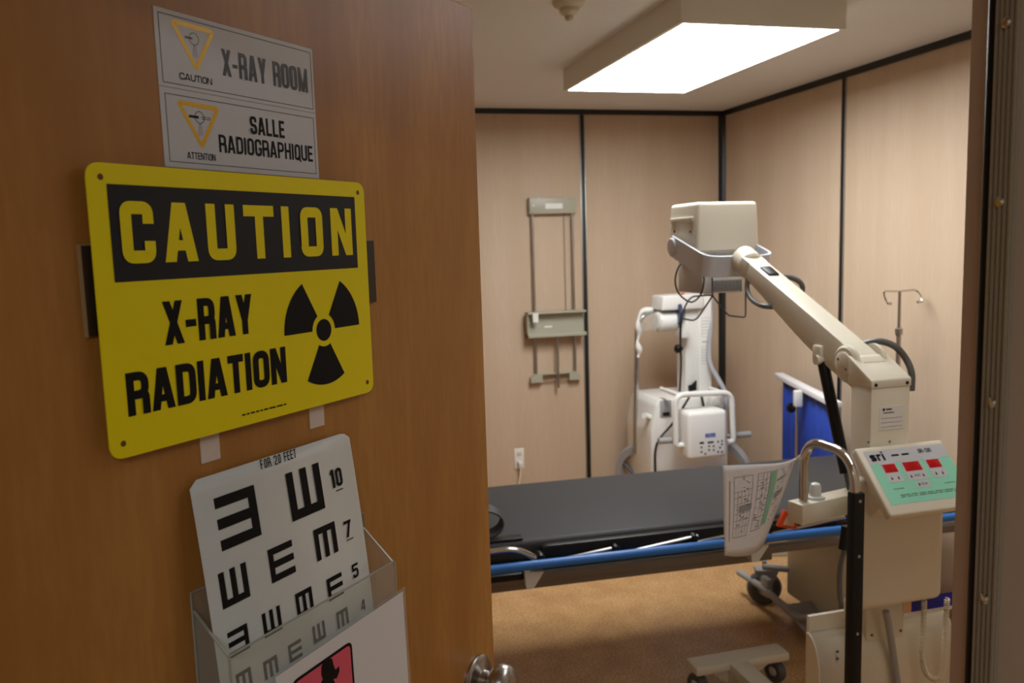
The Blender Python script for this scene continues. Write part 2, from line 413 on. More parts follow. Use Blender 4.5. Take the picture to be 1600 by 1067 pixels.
# black trims: along the ceiling, in the corner, between the panels
struct(B().box((XL, YB-.014, ZC-.031), (XR, YB, ZC)), 'trim_1', 'black')
struct(B().box((XR-.014, YF, ZC-.031), (XR, YB-.014, ZC)), 'trim_2', 'black')
struct(B().prism([(XR-.034, YB, 0), (XR-.03, YB-.012, 0), (XR-.012, YB-.03, 0), (XR, YB-.034, 0), (XR, YB, 0)], (0, 0, ZC-.031)), 'trim_3', 'black')
n = 4
for X in (1.772, .552, -.668):
    o = struct(B().box((X-.010, YB-.010, 0), (X+.010, YB, ZC-.031), .002), 'trim_%d' % n, 'black'); n += 1
    B().box((X-.018, YB-.007, 0), (X-.011, YB, ZC-.031), .002).box((X+.011, YB-.007, 0), (X+.018, YB, ZC-.031), .002).obj('edge', 'alu', o)
for Y in (3.707, 2.487, 1.267):
    o = struct(B().box((XR-.010, Y-.010, 0), (XR, Y+.010, ZC-.031), .002), 'trim_%d' % n, 'black'); n += 1
    B().box((XR-.007, Y-.018, 0), (XR, Y-.011, ZC-.031), .002).obj('edge', 'alu', o)
# right jamb and the rest of the door frame
b = B()
b.box((JX, .515, 0), (JX+.06, .5945, 2.09), .002); b.box((JL-.06, .515, 0), (JL, .5945, 2.09), .002); b.box((JL-.06, .515, 2.045), (JX+.06, .5945, 2.10), .002)
fr = struct(b, 'door_frame', 'jamb')
b = B(); b.box((JX-.015, .36, 0), (JX+.08, .5505, 2.09), .0025); b.box((JL-.08, .36, 0), (JL+.015, .5505, 2.09), .0025); b.box((JL-.08, .36, 2.03), (JX+.08, .5505, 2.10), .0025)
b.obj('stop', 'jambgrey', fr)
B().tube([(JX-.006, .559, 0), (JX-.006, .559, 2.04)], .0078, 12).obj('gasket', 'blk', fr, 'black rubber gasket')
b = B(); b.box((JX-.0185, .5265, 0), (JX-.0151, .5495, 2.03))
for k in range(5): b.box((JX-.0205, .5275+k*.0047, 0), (JX-.0185, .5293+k*.0047, 2.03))
seal = b.obj('seal_strip', 'sealalu', fr, 'ribbed metal seal strip')
for px, py in ((1578, 33), (1567, 315), (1554, 630), (1541, 937)):
    q = P(px, py, x=JX-.0205)
    B().lathe((JX-.0205, .5375, q.z), (-1, 0, 0), [(.0045, -.001), (.0045, .0006), (.003, .002), (0, .0024)], 14).obj('screw', 'chrome', seal)

# ---------------------------------------------------------------- the open door; local (s, z, d): along the door, up, out of its face
DA = math.radians(43.5299)
Dv, Nv = Vector((math.sin(DA), math.cos(DA), 0)), Vector((math.cos(DA), -math.sin(DA), 0))
MD = Matrix(((Dv.x, 0, Nv.x, Nv.x*-.650), (Dv.y, 0, Nv.y, Nv.y*-.650), (0, 1, 0, 0), (0, 0, 0, 1)))
def dl(px, py, d=0):
    r = ray(px, py); t = -(.650-d)/r.dot(Nv); p = CAM+r*t; return p.dot(Dv), p.z
W3 = lambda s, z, d=0: MD @ Vector((s, z, d))
door = B(MD).box((.175, .012, -.044), (1.085, 2.036, 0), .0012, 1)
dme = door.obj('door_1', 'door'); dme['kind'] = 'structure'
kn = B(MD).lathe((1.030, 1.020, 0), (0, 0, 1), [(0, 0), (.037, 0), (.037, .004), (.0345, .007), (.031, .0085), (.020, .010), (.0165, .013), (.0155, .022), (.0215, .027), (.0280, .033), (.0312, .042), (.0300, .052), (.0240, .060), (.015, .0635), (.006, .0628), (0, .0628)], 48)
kn.obj('door_knob', 'satin', dme, 'satin nickel round door knob')

# --- stickers
for k, (z0, z1) in enumerate(((1.8433, 1.9130), (1.7705, 1.8428))):
    s0, s1 = .526, .7332
    t = thing('door_sticker', ('upper silver sticker on wooden door lettered X-RAY ROOM in worn black' if k == 0 else 'lower silver sticker on wooden door lettered SALLE RADIOGRAPHIQUE'), 'sticker', W3((s0+s1)/2, (z0+z1)/2), 'silver stickers at the top of the door')
    B(MD).box((s0, z0, 0), (s1, z1, .0006)).obj('backing', 'sticker', t, smooth=0)
    fn = lambda a, c: (a, c, .00075)
    Ls = lambda x, y: dl(100+x/3.075, y/3.075)
    q = [Ls(*a) for a in (((448, 57), (1195, 525)) if k == 0 else ((482, 447), (1210, 835)))]
    b = B(MD); ring(b, [(q[0][0], q[0][1]), (q[1][0], q[0][1]), (q[1][0], q[1][1]), (q[0][0], q[1][1])], .0006, fn); flat(b, 'border_line', 'ink', t)
    tri = [Ls(*a) for a in (((516, 101), (712, 156), (634, 330)) if k == 0 else ((547, 490), (735, 525), (662, 705)))]
    b = B(MD); ring(b, tri, .0042, fn, True, .003); flat(b, 'warning_triangle', 'amber', t)
    cx, cz = sum(p[0] for p in tri)/3, max(p[1] for p in tri)-.0115
    b = B(MD); ring(b, [(cx+.0055*math.cos(2*PI*i/18), cz+.0055*math.sin(2*PI*i/18)) for i in range(18)], .0006, fn)
    if k: rect(b, cx-.0125, cz-.0012, cx-.001, cz+.0012, fn); ring(b, [(cx+.003, cz-.001), (cx+.0125, cz-.001), (cx+.0125, cz+.001), (cx+.003, cz+.001)], .0005, fn)
    else: rect(b, cx-.0105, cz-.0009, cx-.002, cz+.0009, fn)
    for i in (-1, 0, 1): ring(b, [(cx+i*.001, cz-.006), (cx+i*.0024, cz-.017)], .0003, fn, False)
    flat(b, 'tube_symbol', 'ink' if k else 'inkworn', t)
    b = B(MD)
    if k == 0:
        a, c = Ls(760, 362), Ls(1164, 333); text(b, 'X-RAY ROOM', a[0], a[1], c[0], c[1], .155, fn, .4, .3); flat(b, 'lettering', 'inkworn', t)
        a, c = Ls(553, 380), Ls(708, 379); b = B(MD); text(b, 'CAUTION', a[0], a[1], c[0], c[1]+.0002, .16, fn)
        flat(b, 'caption', 'ink', t)
    else:
        a, c = Ls(893, 643), Ls(1054, 583); text(b, 'SALLE', a[0], a[1], c[0], c[1], .17, fn)
        a, c = Ls(745, 731), Ls(1190, 703); text(b, 'RADIOGRAPHIQUE', a[0], a[1], c[0], c[1], .155, fn, .5); flat(b, 'lettering', 'ink', t)
        a, c = Ls(591, 762), Ls(725, 742); b = B(MD); text(b, 'ATTENTION', a[0], a[1], c[0], c[1], .14, fn); flat(b, 'caption', 'ink', t)

# --- dark plaque behind the yellow sign
t = thing('door_plaque', 'dark brown name plaque mostly hidden behind the yellow caution sign', 'plaque', W3(.625, 1.66))
B(MD).box((.434, 1.6235, 0), (.8225, 1.6995, .004)).obj('panel', 'plaque', t)
B(MD).box((.4322, 1.6225, 0), (.4338, 1.7005, .0035)).box((.4338, 1.6996, 0), (.8225, 1.7008, .0035)).obj('edge', 'plaqueedge', t, 'pale beige edge')
for s_, z_ in ((.5, 1.66), (.74, 1.66)): B(MD).box((s_-.02, z_-.02, .004), (s_+.02, z_+.02, .0084)).obj('foam_pad', 'blk', t)
# --- yellow caution sign
t = thing('caution_sign', 'yellow and black CAUTION X-RAY RADIATION sign on the wooden door', 'sign', W3(.62, 1.64))
b = B(MD); b.prism([(x, y, .0085) for x, y in rrect(.4395, 1.5145, .8005, 1.7685, .014, 8)], (0, 0, .0015), 0); b.obj('sign_plate', 'yellow', t)
Z1 = .0103; fn = lambda a, c: (a, c, Z1)
b = B(MD); rect(b, .4575, 1.6675, .7818, 1.7510, fn); flat(b, 'black_band', 'band', t)
Z1 = .0106; b = B(MD)
za, zb, ww = 1.6830, 1.7372, .0112
def cletter(ch, s0, s1):
    W, H = s1-s0, zb-za
    layered(b, [[(s0+a, za+c) for a, c in q] for q in glyph(ch, W, H, ww, .17)], fn)
for ch, s0, s1 in (('C', .467, .5008), ('A', .5104, .5475), ('U', .5598, .5946), ('T', .6068, .6483), ('I', .6595, .6708), ('O', .6873, .7228), ('N', .737, .7735)): cletter(ch, s0, s1)
flat(b, 'caution_lettering', 'yellow', t)
Z1 = .0103; b = B(MD)
text(b, 'X-RAY', .5030, 1.6075, .6105, 1.6476, .19, fn, .3); text(b, 'RADIATION', .4597, 1.5497, .6535, 1.5882, .20, fn, .3)
flat(b, 'lettering', 'ink', t)
b = B(MD); cx, cz, R0 = .7161, 1.5995, .0625; disc(b, cx, cz, R0*.2, fn, 32)
for a0 in (0, 120, 240):
    for k in range(12):
        a, c = math.radians(a0+k*5), math.radians(a0+k*5+5)
        b.poly([fn(cx+r*math.cos(g), cz+r*math.sin(g)) for r, g in ((R0*.3, a), (R0, a), (R0, c), (R0*.3, c))])
flat(b, 'radiation_trefoil', 'ink', t)
a, c = dl(378, 650, .01), dl(447, 630, .01)
b = B(MD); lines(b, a[0], a[1], c[0], c[1], 1, .0016, fn, 4); flat(b, 'small_print', 'ink', t)
for s, z in ((.4525, 1.7565), (.7885, 1.7565), (.4525, 1.5275), (.7885, 1.5275)):
    b = B(MD); disc(b, s, z, .0027, fn, 16); flat(b, 'mounting_hole', 'hole', t)
# --- two bits of tape below the sign
for s0, s1, z0, lab in ((.5415, .5645, 1.4860, 'square of whitish tape on the door below the caution sign, nearer its left end'), (.6948, .7183, 1.4880, 'square of whitish tape on the door below the caution sign, nearer its right end')):
    o = B(MD).box((s0, z0, 0), (s1, 1.5155, .0012)).obj('tape_piece', 'tape', None, None, 0); tag(o, lab, 'tape', 'tape squares under the caution sign')

# --- eye chart leaning in the acrylic pocket
def cdep(z):
    u = (1.476-z)/.36; return .006+.052*u-.018*u*u
def ci(px, py):
    d = .02
    for _ in range(12): s, z = dl(px, py, d); d = cdep(z)
    return s, z
Ec = lambda x, y: ci(270+x/2.6225, 660+y/2.6225)
S0, S1, ZT, ZBm = .5200, .7530, 1.4740, 1.115
t = thing('eye_chart', 'white eye test card of black E shapes standing in the clear door pocket', 'eye chart', W3(.636, 1.12, .04))
b = B(MD); nz, ns = 24, 2
zs = [ZT-(ZT-ZBm)*k/nz for k in range(nz+1)]
top = [(S0, ZT-.007), (S0+.009, ZT), (S1-.016, ZT-.0005), (S1-.008, ZT-.002), (S1, ZT-.008)]
vtop = [b.bm.verts.new((s, z, cdep(z))) for s, z in top]
rows = [[b.bm.verts.new((S0, z, cdep(z))), b.bm.verts.new((S1, z, cdep(z)))] for z in zs[1:]]
b.bm.faces.new(vtop+[rows[0][1], rows[0][0]])
for A, D in zip(rows, rows[1:]): b.bm.faces.new((A[0], A[1], D[1], D[0]))
o = b.obj('card', 'card', t); md = o.modifiers.new('thick', 'SOLIDIFY'); md.thickness = .0006; md.offset = -1
cf = lambda a, c: (a, c, cdep(c)+.0008)
def echar(b, s0, z0, s1, z1, way):
    u = .2
    bars = {'E': [(0, 0, u, 1), (0, 0, 1, u), (0, .4, 1, .6), (0, .8, 1, 1)], 'B': [(.8, 0, 1, 1), (0, 0, 1, u), (0, .4, 1, .6), (0, .8, 1, 1)],
            'W': [(0, 0, 1, u), (0, 0, u, 1), (.4, 0, .6, 1), (.8, 0, 1, 1)], 'M': [(0, .8, 1, 1), (0, 0, u, 1), (.4, 0, .6, 1), (.8, 0, 1, 1)]}[way]
    for x0, y0, x1, y1 in bars:
        n = 4 if y1-y0 > .5 else 1
        for k in range(n): rect(b, s0+x0*(s1-s0), z0+(y0+(y1-y0)*k/n)*(z1-z0), s0+x1*(s1-s0), z0+(y0+(y1-y0)*(k+1)/n)*(z1-z0), cf)
b = B(MD)
def eat(x, y, size, way):
    s, z = Ec(x, y); b = B(MD); echar(b, s-size/2, z-size/2, s+size/2, z+size/2, way); flat(b, 'test_letter', 'ink', t)
eat(266, 388, .0525, 'B'); eat(543, 282, .0525, 'W')
eat(250, 667, .0355, 'W'); eat(445, 568, .0355, 'E'); eat(626, 485, .0355, 'M')
eat(268, 893, .0255, 'B'); eat(405, 815, .0255, 'W'); eat(538, 733, .0255, 'M'); eat(664, 672, .0255, 'E')
eat(290, 1055, .0195, 'M'); eat(400, 1003, .0195, 'M'); eat(500, 935, .0195, 'E'); eat(598, 858, .0195, 'W'); eat(694, 800, .0195, 'M')
b = B(MD)
a, c = Ec(360, 192), Ec(503, 128); text(b, 'FOR 20 FEET', a[0], a[1], c[0], a[1]+.0098, .13, cf, 1.1); flat(b, 'heading', 'ink', t)
for s_, px, py, hh, ww_ in (('10', 651, 272, .0215, .0195), ('7', 706, 475, .0195, .0125), ('5', 738, 640, .0165, .0105), ('4', 772, 775, .013, .008)):
    a = Ec(px, py); b = B(MD); text(b, s_, a[0], a[1], a[0]+ww_, a[1]+hh, .18, cf, .5); flat(b, 'number', 'ink', t)
for px, py in ((668, 285), (712, 488), (748, 665), (385, 862), (520, 785), (645, 718), (240, 920)):
    a = Ec(px, py); b = B(MD); lines(b, a[0], a[1], a[0]+.012, a[1]+.0025, 1, .0016, cf, px); flat(b, 'small_print', 'ink', t)

# --- clear pocket: back, sides, front
t = thing('door_pocket', 'clear acrylic pocket on the wooden door holding the eye chart', 'holder', W3(.65, 1.09, .02))
q0, q1, qd, qz, qt = .5165, .7775, .0475, 1.085, 1.3085
B(MD).box((q0, qz, .0005), (q1, 1.3640, .0025)).obj('back_sheet', 'acrylic', t)
B(MD).box((q0, qz, qd-.0025), (q1, qt, qd)).obj('front_sheet', 'acrylic', t)
B(MD).box((q0, qz-.0025, .0005), (q1, qz, qd)).obj('bottom_sheet', 'acrylic', t)
for s in (q0, q1-.0025):
    B(MD).prism([(s, qz, .0025), (s, qz, qd-.0025), (s, qt, qd-.0025), (s, 1.345, .0025)], (.0025, 0, 0)).obj('side_sheet', 'acrylic', t)
b = B(MD)
b.box((q0, qt, qd-.0026), (q1, qt+.0012, qd)); b.box((q0-.0005, qz, qd), (q0+.0014, qt, qd+.0012)); b.box((q1-.0014, qz, qd), (q1+.0005, qt, qd+.0012))
for s in (q0, q1-.0025): b.prism([(s, qt, qd-.0026), (s, qt+.0012, qd-.0026), (s, 1.3462, .0025), (s, 1.345, .0025)], (.0025, 0, 0))
b.box((q0, 1.3640, .0005), (q1, 1.3650, .0025)); b.box((q0-.0006, qz, .0005), (q0, 1.3640, .0025)); b.box((q1, qz, .0005), (q1+.0006, 1.3640, .0025))
b.obj('polished_edge', 'acrylicedge', t, 'pale polished edges')
# --- white sheet with pink picture on the front of the pocket
t = thing('paper_notice', 'white sheet with a pink silhouette picture taped to the front of the clear pocket', 'notice', W3(.69, 1.12, .05))
pd = qd+.003; fn = lambda a, c: (a, c, pd)
A, Bq, Cq = dl(629, 924, pd), dl(652, 1067, pd), dl(440, 1052, pd)
ex = Vector((A[0]-Cq[0], A[1]-Cq[1])); wv = ex.normalized(); hv = Vector((wv.y, -wv.x))
pa = Vector(A); wid, hei = .216, .17
c4 = [pa, pa-wv*wid, pa-wv*wid+hv*hei, pa+hv*hei]
pm = lambda u, v, k=0: (*(pa-wv*u+hv*v), pd+k)
o = B(MD).prism([pm(0, 0), pm(wid, 0), pm(wid, hei), pm(0, hei)], (0, 0, .0004)).obj('sheet', 'paper', t, None, 0)
b = B(MD).prism([pm(-.006, -.004, -.0006), pm(wid, -.004, -.0006), pm(wid, hei, -.0006), pm(-.006, hei, -.0006)], (0, 0, .0003)); b.obj('clear_sleeve', 'film', t, None, 0)
def toPM(px, py):
    s, z = dl(px, py, pd+.0004); v = Vector((s, z))-pa; return -v.dot(wv), v.dot(hv)
r0_, r1_ = toPM(549, 1000), toPM(455, 1064)
u0_, v0_ = r0_; u1_ = max(r1_[0], u0_+.07)
b = B(MD); b.poly([pm(x, y, .0007) for x, y in rrect(u0_, v0_, u1_, v0_+.1, .009)][::-1]); flat(b, 'picture_border', 'ink', t)
b = B(MD); b.poly([pm(x, y, .0009) for x, y in rrect(u0_+.0035, v0_+.0035, u1_-.0035, v0_+.0965, .006)][::-1]); flat(b, 'pink_picture', 'pink', t)
hu, hv_ = toPM(512, 1046)
b = B(MD)
prof = [(0, -.0105), (.005, -.0115), (.0095, -.008), (.0105, -.001), (.009, .004), (.0115, .006), (.012, .03), (-.012, .03), (-.004, .011), (-.0085, .0125), (-.0125, .008), (-.0125, .003), (-.0075, .004), (-.0055, -.002), (-.0045, -.008)]
b.poly([pm(hu-.002+a*1.25, hv_+.001+c*1.25, .0011) for a, c in prof][::-1]); flat(b, 'head_silhouette', 'ink', t)

# ================================================================ CEILING
FZ = 2.40
t = thing('ceiling_light', 'large rectangular box light fitting glowing white on the ceiling', 'ceiling light', (1.595, 3.2, ZC))
fx0, fx1, fy0, fy1 = 1.283, 1.912, 2.585, 3.812
b = B()
e_ = .016
for q in ([(fx0, fy0), (fx1, fy0), (fx1-e_, fy0+e_), (fx0+e_, fy0+e_)], [(fx1, fy0), (fx1, fy1), (fx1-e_, fy1-e_), (fx1-e_, fy0+e_)],
          [(fx1, fy1), (fx0, fy1), (fx0+e_, fy1-e_), (fx1-e_, fy1-e_)], [(fx0, fy1), (fx0, fy0), (fx0+e_, fy0+e_), (fx0+e_, fy1-e_)]):
    b.prism([(x, y, FZ) for x, y in q], (0, 0, ZC-FZ-.0005))
b.obj('housing', 'fixture', t)
B().box((fx0+.016, fy0+.016, FZ+.001), (fx1-.016, fy1-.016, FZ+.004)).obj('diffuser', 'diff', t, 'glowing white diffuser', 0)
q = P(889, 2, z=ZC)
t = thing('smoke_detector', 'small round beige detector on the ceiling left of the light', 'detector', (q.x, q.y, ZC))
B().lathe((q.x, q.y, ZC), (0, 0, -1), [(0, 0), (.058, 0), (.057, .006), (.05, .016), (.036, .024), (0, .024)], 36).obj('base_plate', 'beiged', t)
B().lathe((q.x, q.y, ZC-.024), (0, 0, -1), [(.034, 0), (.033, .012), (.026, .02), (.016, .024), (.015, .034), (.008, .04), (0, .04)], 30).obj('sensor', 'beiged', t)

# ================================================================ BACK WALL
def wpt(px, py, off=0): return P(px, py, y=YB-off)
t = thing('wall_cassette_holder', 'tall grey-green cassette holder rack on two rails on the back wall', 'cassette holder', (1.57, YB, .8))
a, c = wpt(827, 309, .05), wpt(901, 333, .05)
o = B().box((a.x, YB-.05, c.z), (c.x, YB, a.z), .004).obj('top_bracket', 'khaki', t)
m_ = (a.x+c.x)/2; B().box((m_-.05, YB-.0512, c.z+.03), (m_+.06, YB-.05, c.z+.062)).obj('label_plate', 'whitep', o)
for dx, dz in ((.025, .05), (.29, .05), (.06, .095), (.26, .095)):
    B().lathe((a.x+dx, YB-.05, c.z+dz), (0, -1, 0), [(.005, 0), (.004, .002), (0, .0025)], 10).obj('screw', 'steel', o)
e = wpt(834, 598, .04); f = wpt(907, 581, .04); ztop = c.z
rl, rr_ = a.x+.022, c.x-.022
for x in (rl, rr_): B().cyl((x, YB-.025, e.z+.03), (x, YB-.025, ztop+.01), .0085, 14).obj('rail', 'steel', t)
B().cyl((rr_-.05, YB-.02, 1.2), (rr_-.05, YB-.02, ztop), .0018, 6).obj('cable', 'dgrey', t)
a, c = P(825, 489, y=YB-.10), P(917, 521, y=YB-.10)
z0, z1 = c.z-.01, a.z
o = B().box((a.x, YB-.042, z0), (c.x, YB-.034, z1)).box((a.x, YB-.10, z1-.012), (c.x, YB-.034, z1), .003).box((a.x, YB-.10, z0), (c.x, YB-.034, z0+.022), .003).box((a.x, YB-.085, z0), (a.x+.006, YB-.034, z1)).obj('carriage', 'khaki', t)
B().box((a.x+.03, YB-.101, z1-.06), (a.x+.065, YB-.1, z1-.005)).obj('tag', 'whitep', o)
B().box((a.x+.12, YB-.0432, z0+.055), (a.x+.17, YB-.042, z0+.066)).obj('label_plate', 'whitep', o)
cz = (e.z+f.z)/2
b = B(); bx0, bx1 = rl-.04, rr_+.03
b.prism([(bx0, YB-.045, e.z), (bx0+.075, YB-.045, e.z), (bx0+.075, YB-.045, e.z+.045), (bx1-.075, YB-.045, e.z+.045), (bx1-.075, YB-.045, e.z), (bx1, YB-.045, e.z), (bx1, YB-.045, f.z-.02), (bx1-.03, YB-.045, f.z+.005), (bx0+.03, YB-.045, f.z+.005), (bx0, YB-.045, f.z-.02)], (0, .045, 0))
b.obj('bottom_bracket', 'khaki', t)
B().cyl((bx0+.06, YB-.03, e.z+.012), (bx1-.06, YB-.03, e.z+.012), .005, 10).obj('cross_rod', 'steel', t)
mx_ = (rl+rr_)/2+.005
B().cyl((mx_, YB-.055, e.z-.04), (mx_, YB-.055, z0+.01), .008, 12).obj('centre_rod', 'steel', t)
a, c = wpt(803, 701), wpt(819, 731)
t = thing('wall_outlet', 'white electrical outlet low on the back wall', 'outlet', ((a.x+c.x)/2, YB, c.z))
B().box((a.x, YB-.006, c.z), (c.x, YB, a.z), .002).obj('cover_plate', 'whitep', t)
m_ = (a.x+c.x)/2
for z in (a.z-.036, c.z+.036):
    o = B().box((m_-.016, YB-.0075, z-.014), (m_+.016, YB-.005, z+.014), .003).obj('socket', 'amberplastic', t)
t = thing('power_plug', 'white plug in the wall outlet with its cord hanging down', 'plug', (m_, YB, c.z+.03))
B().box((m_-.014, YB-.04, c.z+.02), (m_+.014, YB-.0076, c.z+.05), .005).obj('plug_body', 'whitep', t)
B().tube(smoothpath([(m_, YB-.035, c.z+.03), (m_-.004, YB-.04, c.z-.03), (m_-.02, YB-.025, c.z-.12), (m_-.02, YB-.012, .15), (m_+.03, YB-.03, .012), (m_+.25, YB-.03, .012)]), .0042, 8).obj('cord', 'whitep', t)

# ================================================================ STRETCHER (local u along, v across, z up)
ba = math.radians(-2.4)
MB_ = Matrix.Translation((.59, 2.585, 0)) @ Matrix.Rotation(ba, 4, 'Z')
bu, bv = Vector((math.cos(ba), math.sin(ba), 0)), Vector((-math.sin(ba), math.cos(ba), 0)); bo = Vector((.59, 2.585, 0))
def bp(px, py, v):
    r = ray(px, py); tt = (v+(bo-CAM).dot(bv))/r.dot(bv); p = CAM+r*tt
    return Vector(((p-bo).dot(bu), v, p.z))
t = thing('stretcher', 'black padded hospital stretcher with a blue rail standing across the room', 'stretcher', (1.5, 2.85, 0))
MZ, ML, MR, MWd = .70, -.20, 1.90, .668
b = B(MB_); b.box((ML, 0, MZ-.075), (MR, MWd, MZ), .022, 4); b.obj('mattress', 'mattress', t)
b = B(MB_); b.box((ML+.01, .012, MZ-.105), (MR-.01, MWd-.012, MZ-.074), .004); b.obj('litter_deck', 'blk', t)
k0, k1 = bp(771, 890, -.075), bp(1325, 826.5, -.075); dz = (k1.z-k0.z)/(k1.x-k0.x)
zr = (k0.z+k1.z)/2
lz = lambda u: k0.z+dz*(u-k0.x)
B(MB_).tube(bend([(ML-.02, .15, lz(0)), (ML-.02, -.075, lz(0)), (MR+.06, -.075, lz(MR)), (MR+.06, MWd+.03, lz(MR)), (ML+.1, MWd+.03, lz(0))], .09), .0155, 14).obj('blue_bumper_rail', 'bluerail', t, 'blue bumper rail')
# side rail folded down: black padded bar, hinged chrome arms
a, c = bp(853, 861, -.035), bp(1128, 826, -.035)
b = B(MB_)
b.prism([(x, -.045, z) for x, z in rrect(a.x-.02, a.z-.035, c.x+.45, c.z+.012, .028, 5)], (0, .03, 0), .006)
o = b.obj('side_rail', 'blk', t, 'black far side rail added to shade the floor')
b = B(MB_)
p = [bp(x, y, -.05) for x, y in ((740, 865), (771, 861), (804, 857), (841, 873))]
b.tube(bend(p, .04), .0105, 10); b.obj('head_rail_tube', 'chrome', t, 'chrome bent tube')
for x0, y0, x1, y1 in ((846, 880, 955, 856.5), (955, 868, 1090, 837), (1075, 850, 1200, 822), (1195, 836, 1320, 808)):
    B(MB_).cyl(bp(x0, y0, -.055), bp(x1, y1, -.055), .0068, 10).obj('rail_arm', 'chrome', o, 'chrome rail arm')
for x, y in ((845, 873), (962, 859), (1085, 842), (1204, 825)):
    q = bp(x, y, -.06); B(MB_).lathe(q+Vector((0, .03, 0)), (0, -1, 0), [(0, 0), (.019, 0), (.019, .02), (.013, .034), (.006, .034), (.006, .04), (0, .04)], 18).obj('hinge', 'blk', o)
b = B(MB_); b.prism([(x, MWd+.015, z) for x, z in rrect(a.x-.02, a.z-.15, c.x+.45, c.z-.03, .028, 5)], (0, .03, 0), .006); b.obj('side_rail', 'blk', t, 'black far side rail added to shade the floor')  # unseen far-side rail, added and hung low to sharpen the stretcher's floor shadow
# steel frame under the deck and the taupe under-tray
a, c = bp(775, 900, -.02), bp(1140, 868, -.02)
b = B(MB_); b.box((ML+.02, -.03, MZ-.135), (MR-.02, .0, MZ-.105), .004).box((ML+.02, MWd-.03, MZ-.135), (MR-.02, MWd, MZ-.105), .004); b.obj('frame_rail', 'taupe', t)
zt = bp(775, 929, 0.0).z; zt2 = bp(1140, 881, 0.0).z; zt = (zt+zt2)/2
b = B(MB_); b.box((ML+.03, .0, zt), (1.02, MWd-.03, MZ-.135), .004); b.obj('under_tray', 'taupe', t)
for x0, w_ in ((820, 30), (1172, 30)):
    qa, qb, qc = bp(x0, 894-(x0-820)*.12, -.07), bp(x0+w_, 893-(x0-820)*.12, -.07), bp(x0+8, 921-(x0-820)*.12, -.07)
    B(MB_).prism(bend([qa, qb, qc+Vector((.012, 0, 0)), qc-Vector((.012, 0, 0))], [0, 0, .015, .015], 5, True), (0, .055, 0)).obj('rail_bracket', 'midgrey', t)
q = bp(772, 904, -.04); B(MB_).box((q.x-.1, -.05, q.z-.014), (q.x+.125, -.02, q.z+.012), .008).obj('release_lever', 'blk', t)
q = bp(945, 884, -.012); B(MB_).box((q.x-.05, -.02, q.z-.012), (q.x+.09, .001, q.z+.008), .003).obj('latch', 'midgrey', t)
# lift base: two frames on casters, standing clear of what the photo shows
for u_ in (-.12,):
    b = B(MB_); b.box((u_, .06, .20), (u_+.06, .66, .26), .006)
    b.box((u_+.005, .12, .24), (u_+.055, .17, zt+.002 if u_ < 0 else MZ-.1), .006).box((u_+.005, .5, .24), (u_+.055, .55, zt+.002 if u_ < 0 else MZ-.1), .006); b.obj('base_frame', 'taupe', t)
def caster(name, c, r, th, parent, axis, mt='dgrey', hub='grey', top=.03, fork=True, Mx=None):
    """wheel of radius r standing on z=0 below point c, turning about axis"""
    c = Vector(c); ax = Vector(axis).normalized()
    wh = B(Mx).lathe((c.x, c.y, r), ax, [(r*.45, -th/2), (r*.86, -th/2), (r, -th*.28), (r, th*.28), (r*.86, th/2), (r*.45, th/2)], 28).obj(name, mt, parent)
    B(Mx).lathe((c.x, c.y, r), ax, [(0, -th*.55), (r*.22, -th*.55), (r*.46, -th*.42), (r*.46, th*.42), (r*.22, th*.55), (0, th*.55)], 20).obj('hub', hub, wh)
    if fork:
        fwd = ax.cross(Vector((0, 0, 1)))
        b = B(Mx); p0 = Vector((c.x, c.y, 0))
        for s_ in (-1, 1):
            o_ = p0+ax*(s_*(th*.62))
            b.prism([o_+fwd*(-r*.25)+Vector((0, 0, r*.9)), o_+fwd*(r*.25)+Vector((0, 0, r*.9)), o_+fwd*(r*.75)+Vector((0, 0, r*2+.012)), o_+fwd*(-r*.55)+Vector((0, 0, r*2+.012))], ax*(s_*.004))
        b.prism([p0+ax*(-th*.68)+fwd*(-r*.55)+Vector((0, 0, r*2+.008)), p0+ax*(th*.68)+fwd*(-r*.55)+Vector((0, 0, r*2+.008)), p0+ax*(th*.68)+fwd*(r*.75)+Vector((0, 0, r*2+.008)), p0+ax*(-th*.68)+fwd*(r*.75)+Vector((0, 0, r*2+.008))], (0, 0, .006))
        b.cyl((c.x, c.y, r*2+.01), (c.x, c.y, c.z), .011, 12)
        b.obj('fork', hub, wh)
    return wh
for u, v in ((1.40, .73), (-.09, .66), (-.09, .08)):
    caster('caster', (u, v, .205), .078, .042, t, (.25, 1, 0), 'dgrey', 'grey', Mx=MB_)
b = B(); b.box((2.075, 2.78, .075), (2.44, 3.17, MZ-.106), .02, 3); hood = b.obj('base_hood', 'beiged', t, 'smooth beige hood over the base at the foot end')
B().cyl((1.99, 3.22, .195), (2.10, 3.14, .195), .014, 12).obj('caster_arm', 'grey', t)
for x, y in ((2.10, 2.84), (2.40, 2.84)):
    caster('caster', (x, y, .075), .06, .036, t, (1, .3, 0), 'blk', 'blk', fork=False); B().box((x-.02, y-.02, .05), (x+.02, y+.02, .085), .004).obj('caster_mount', 'blk', t)
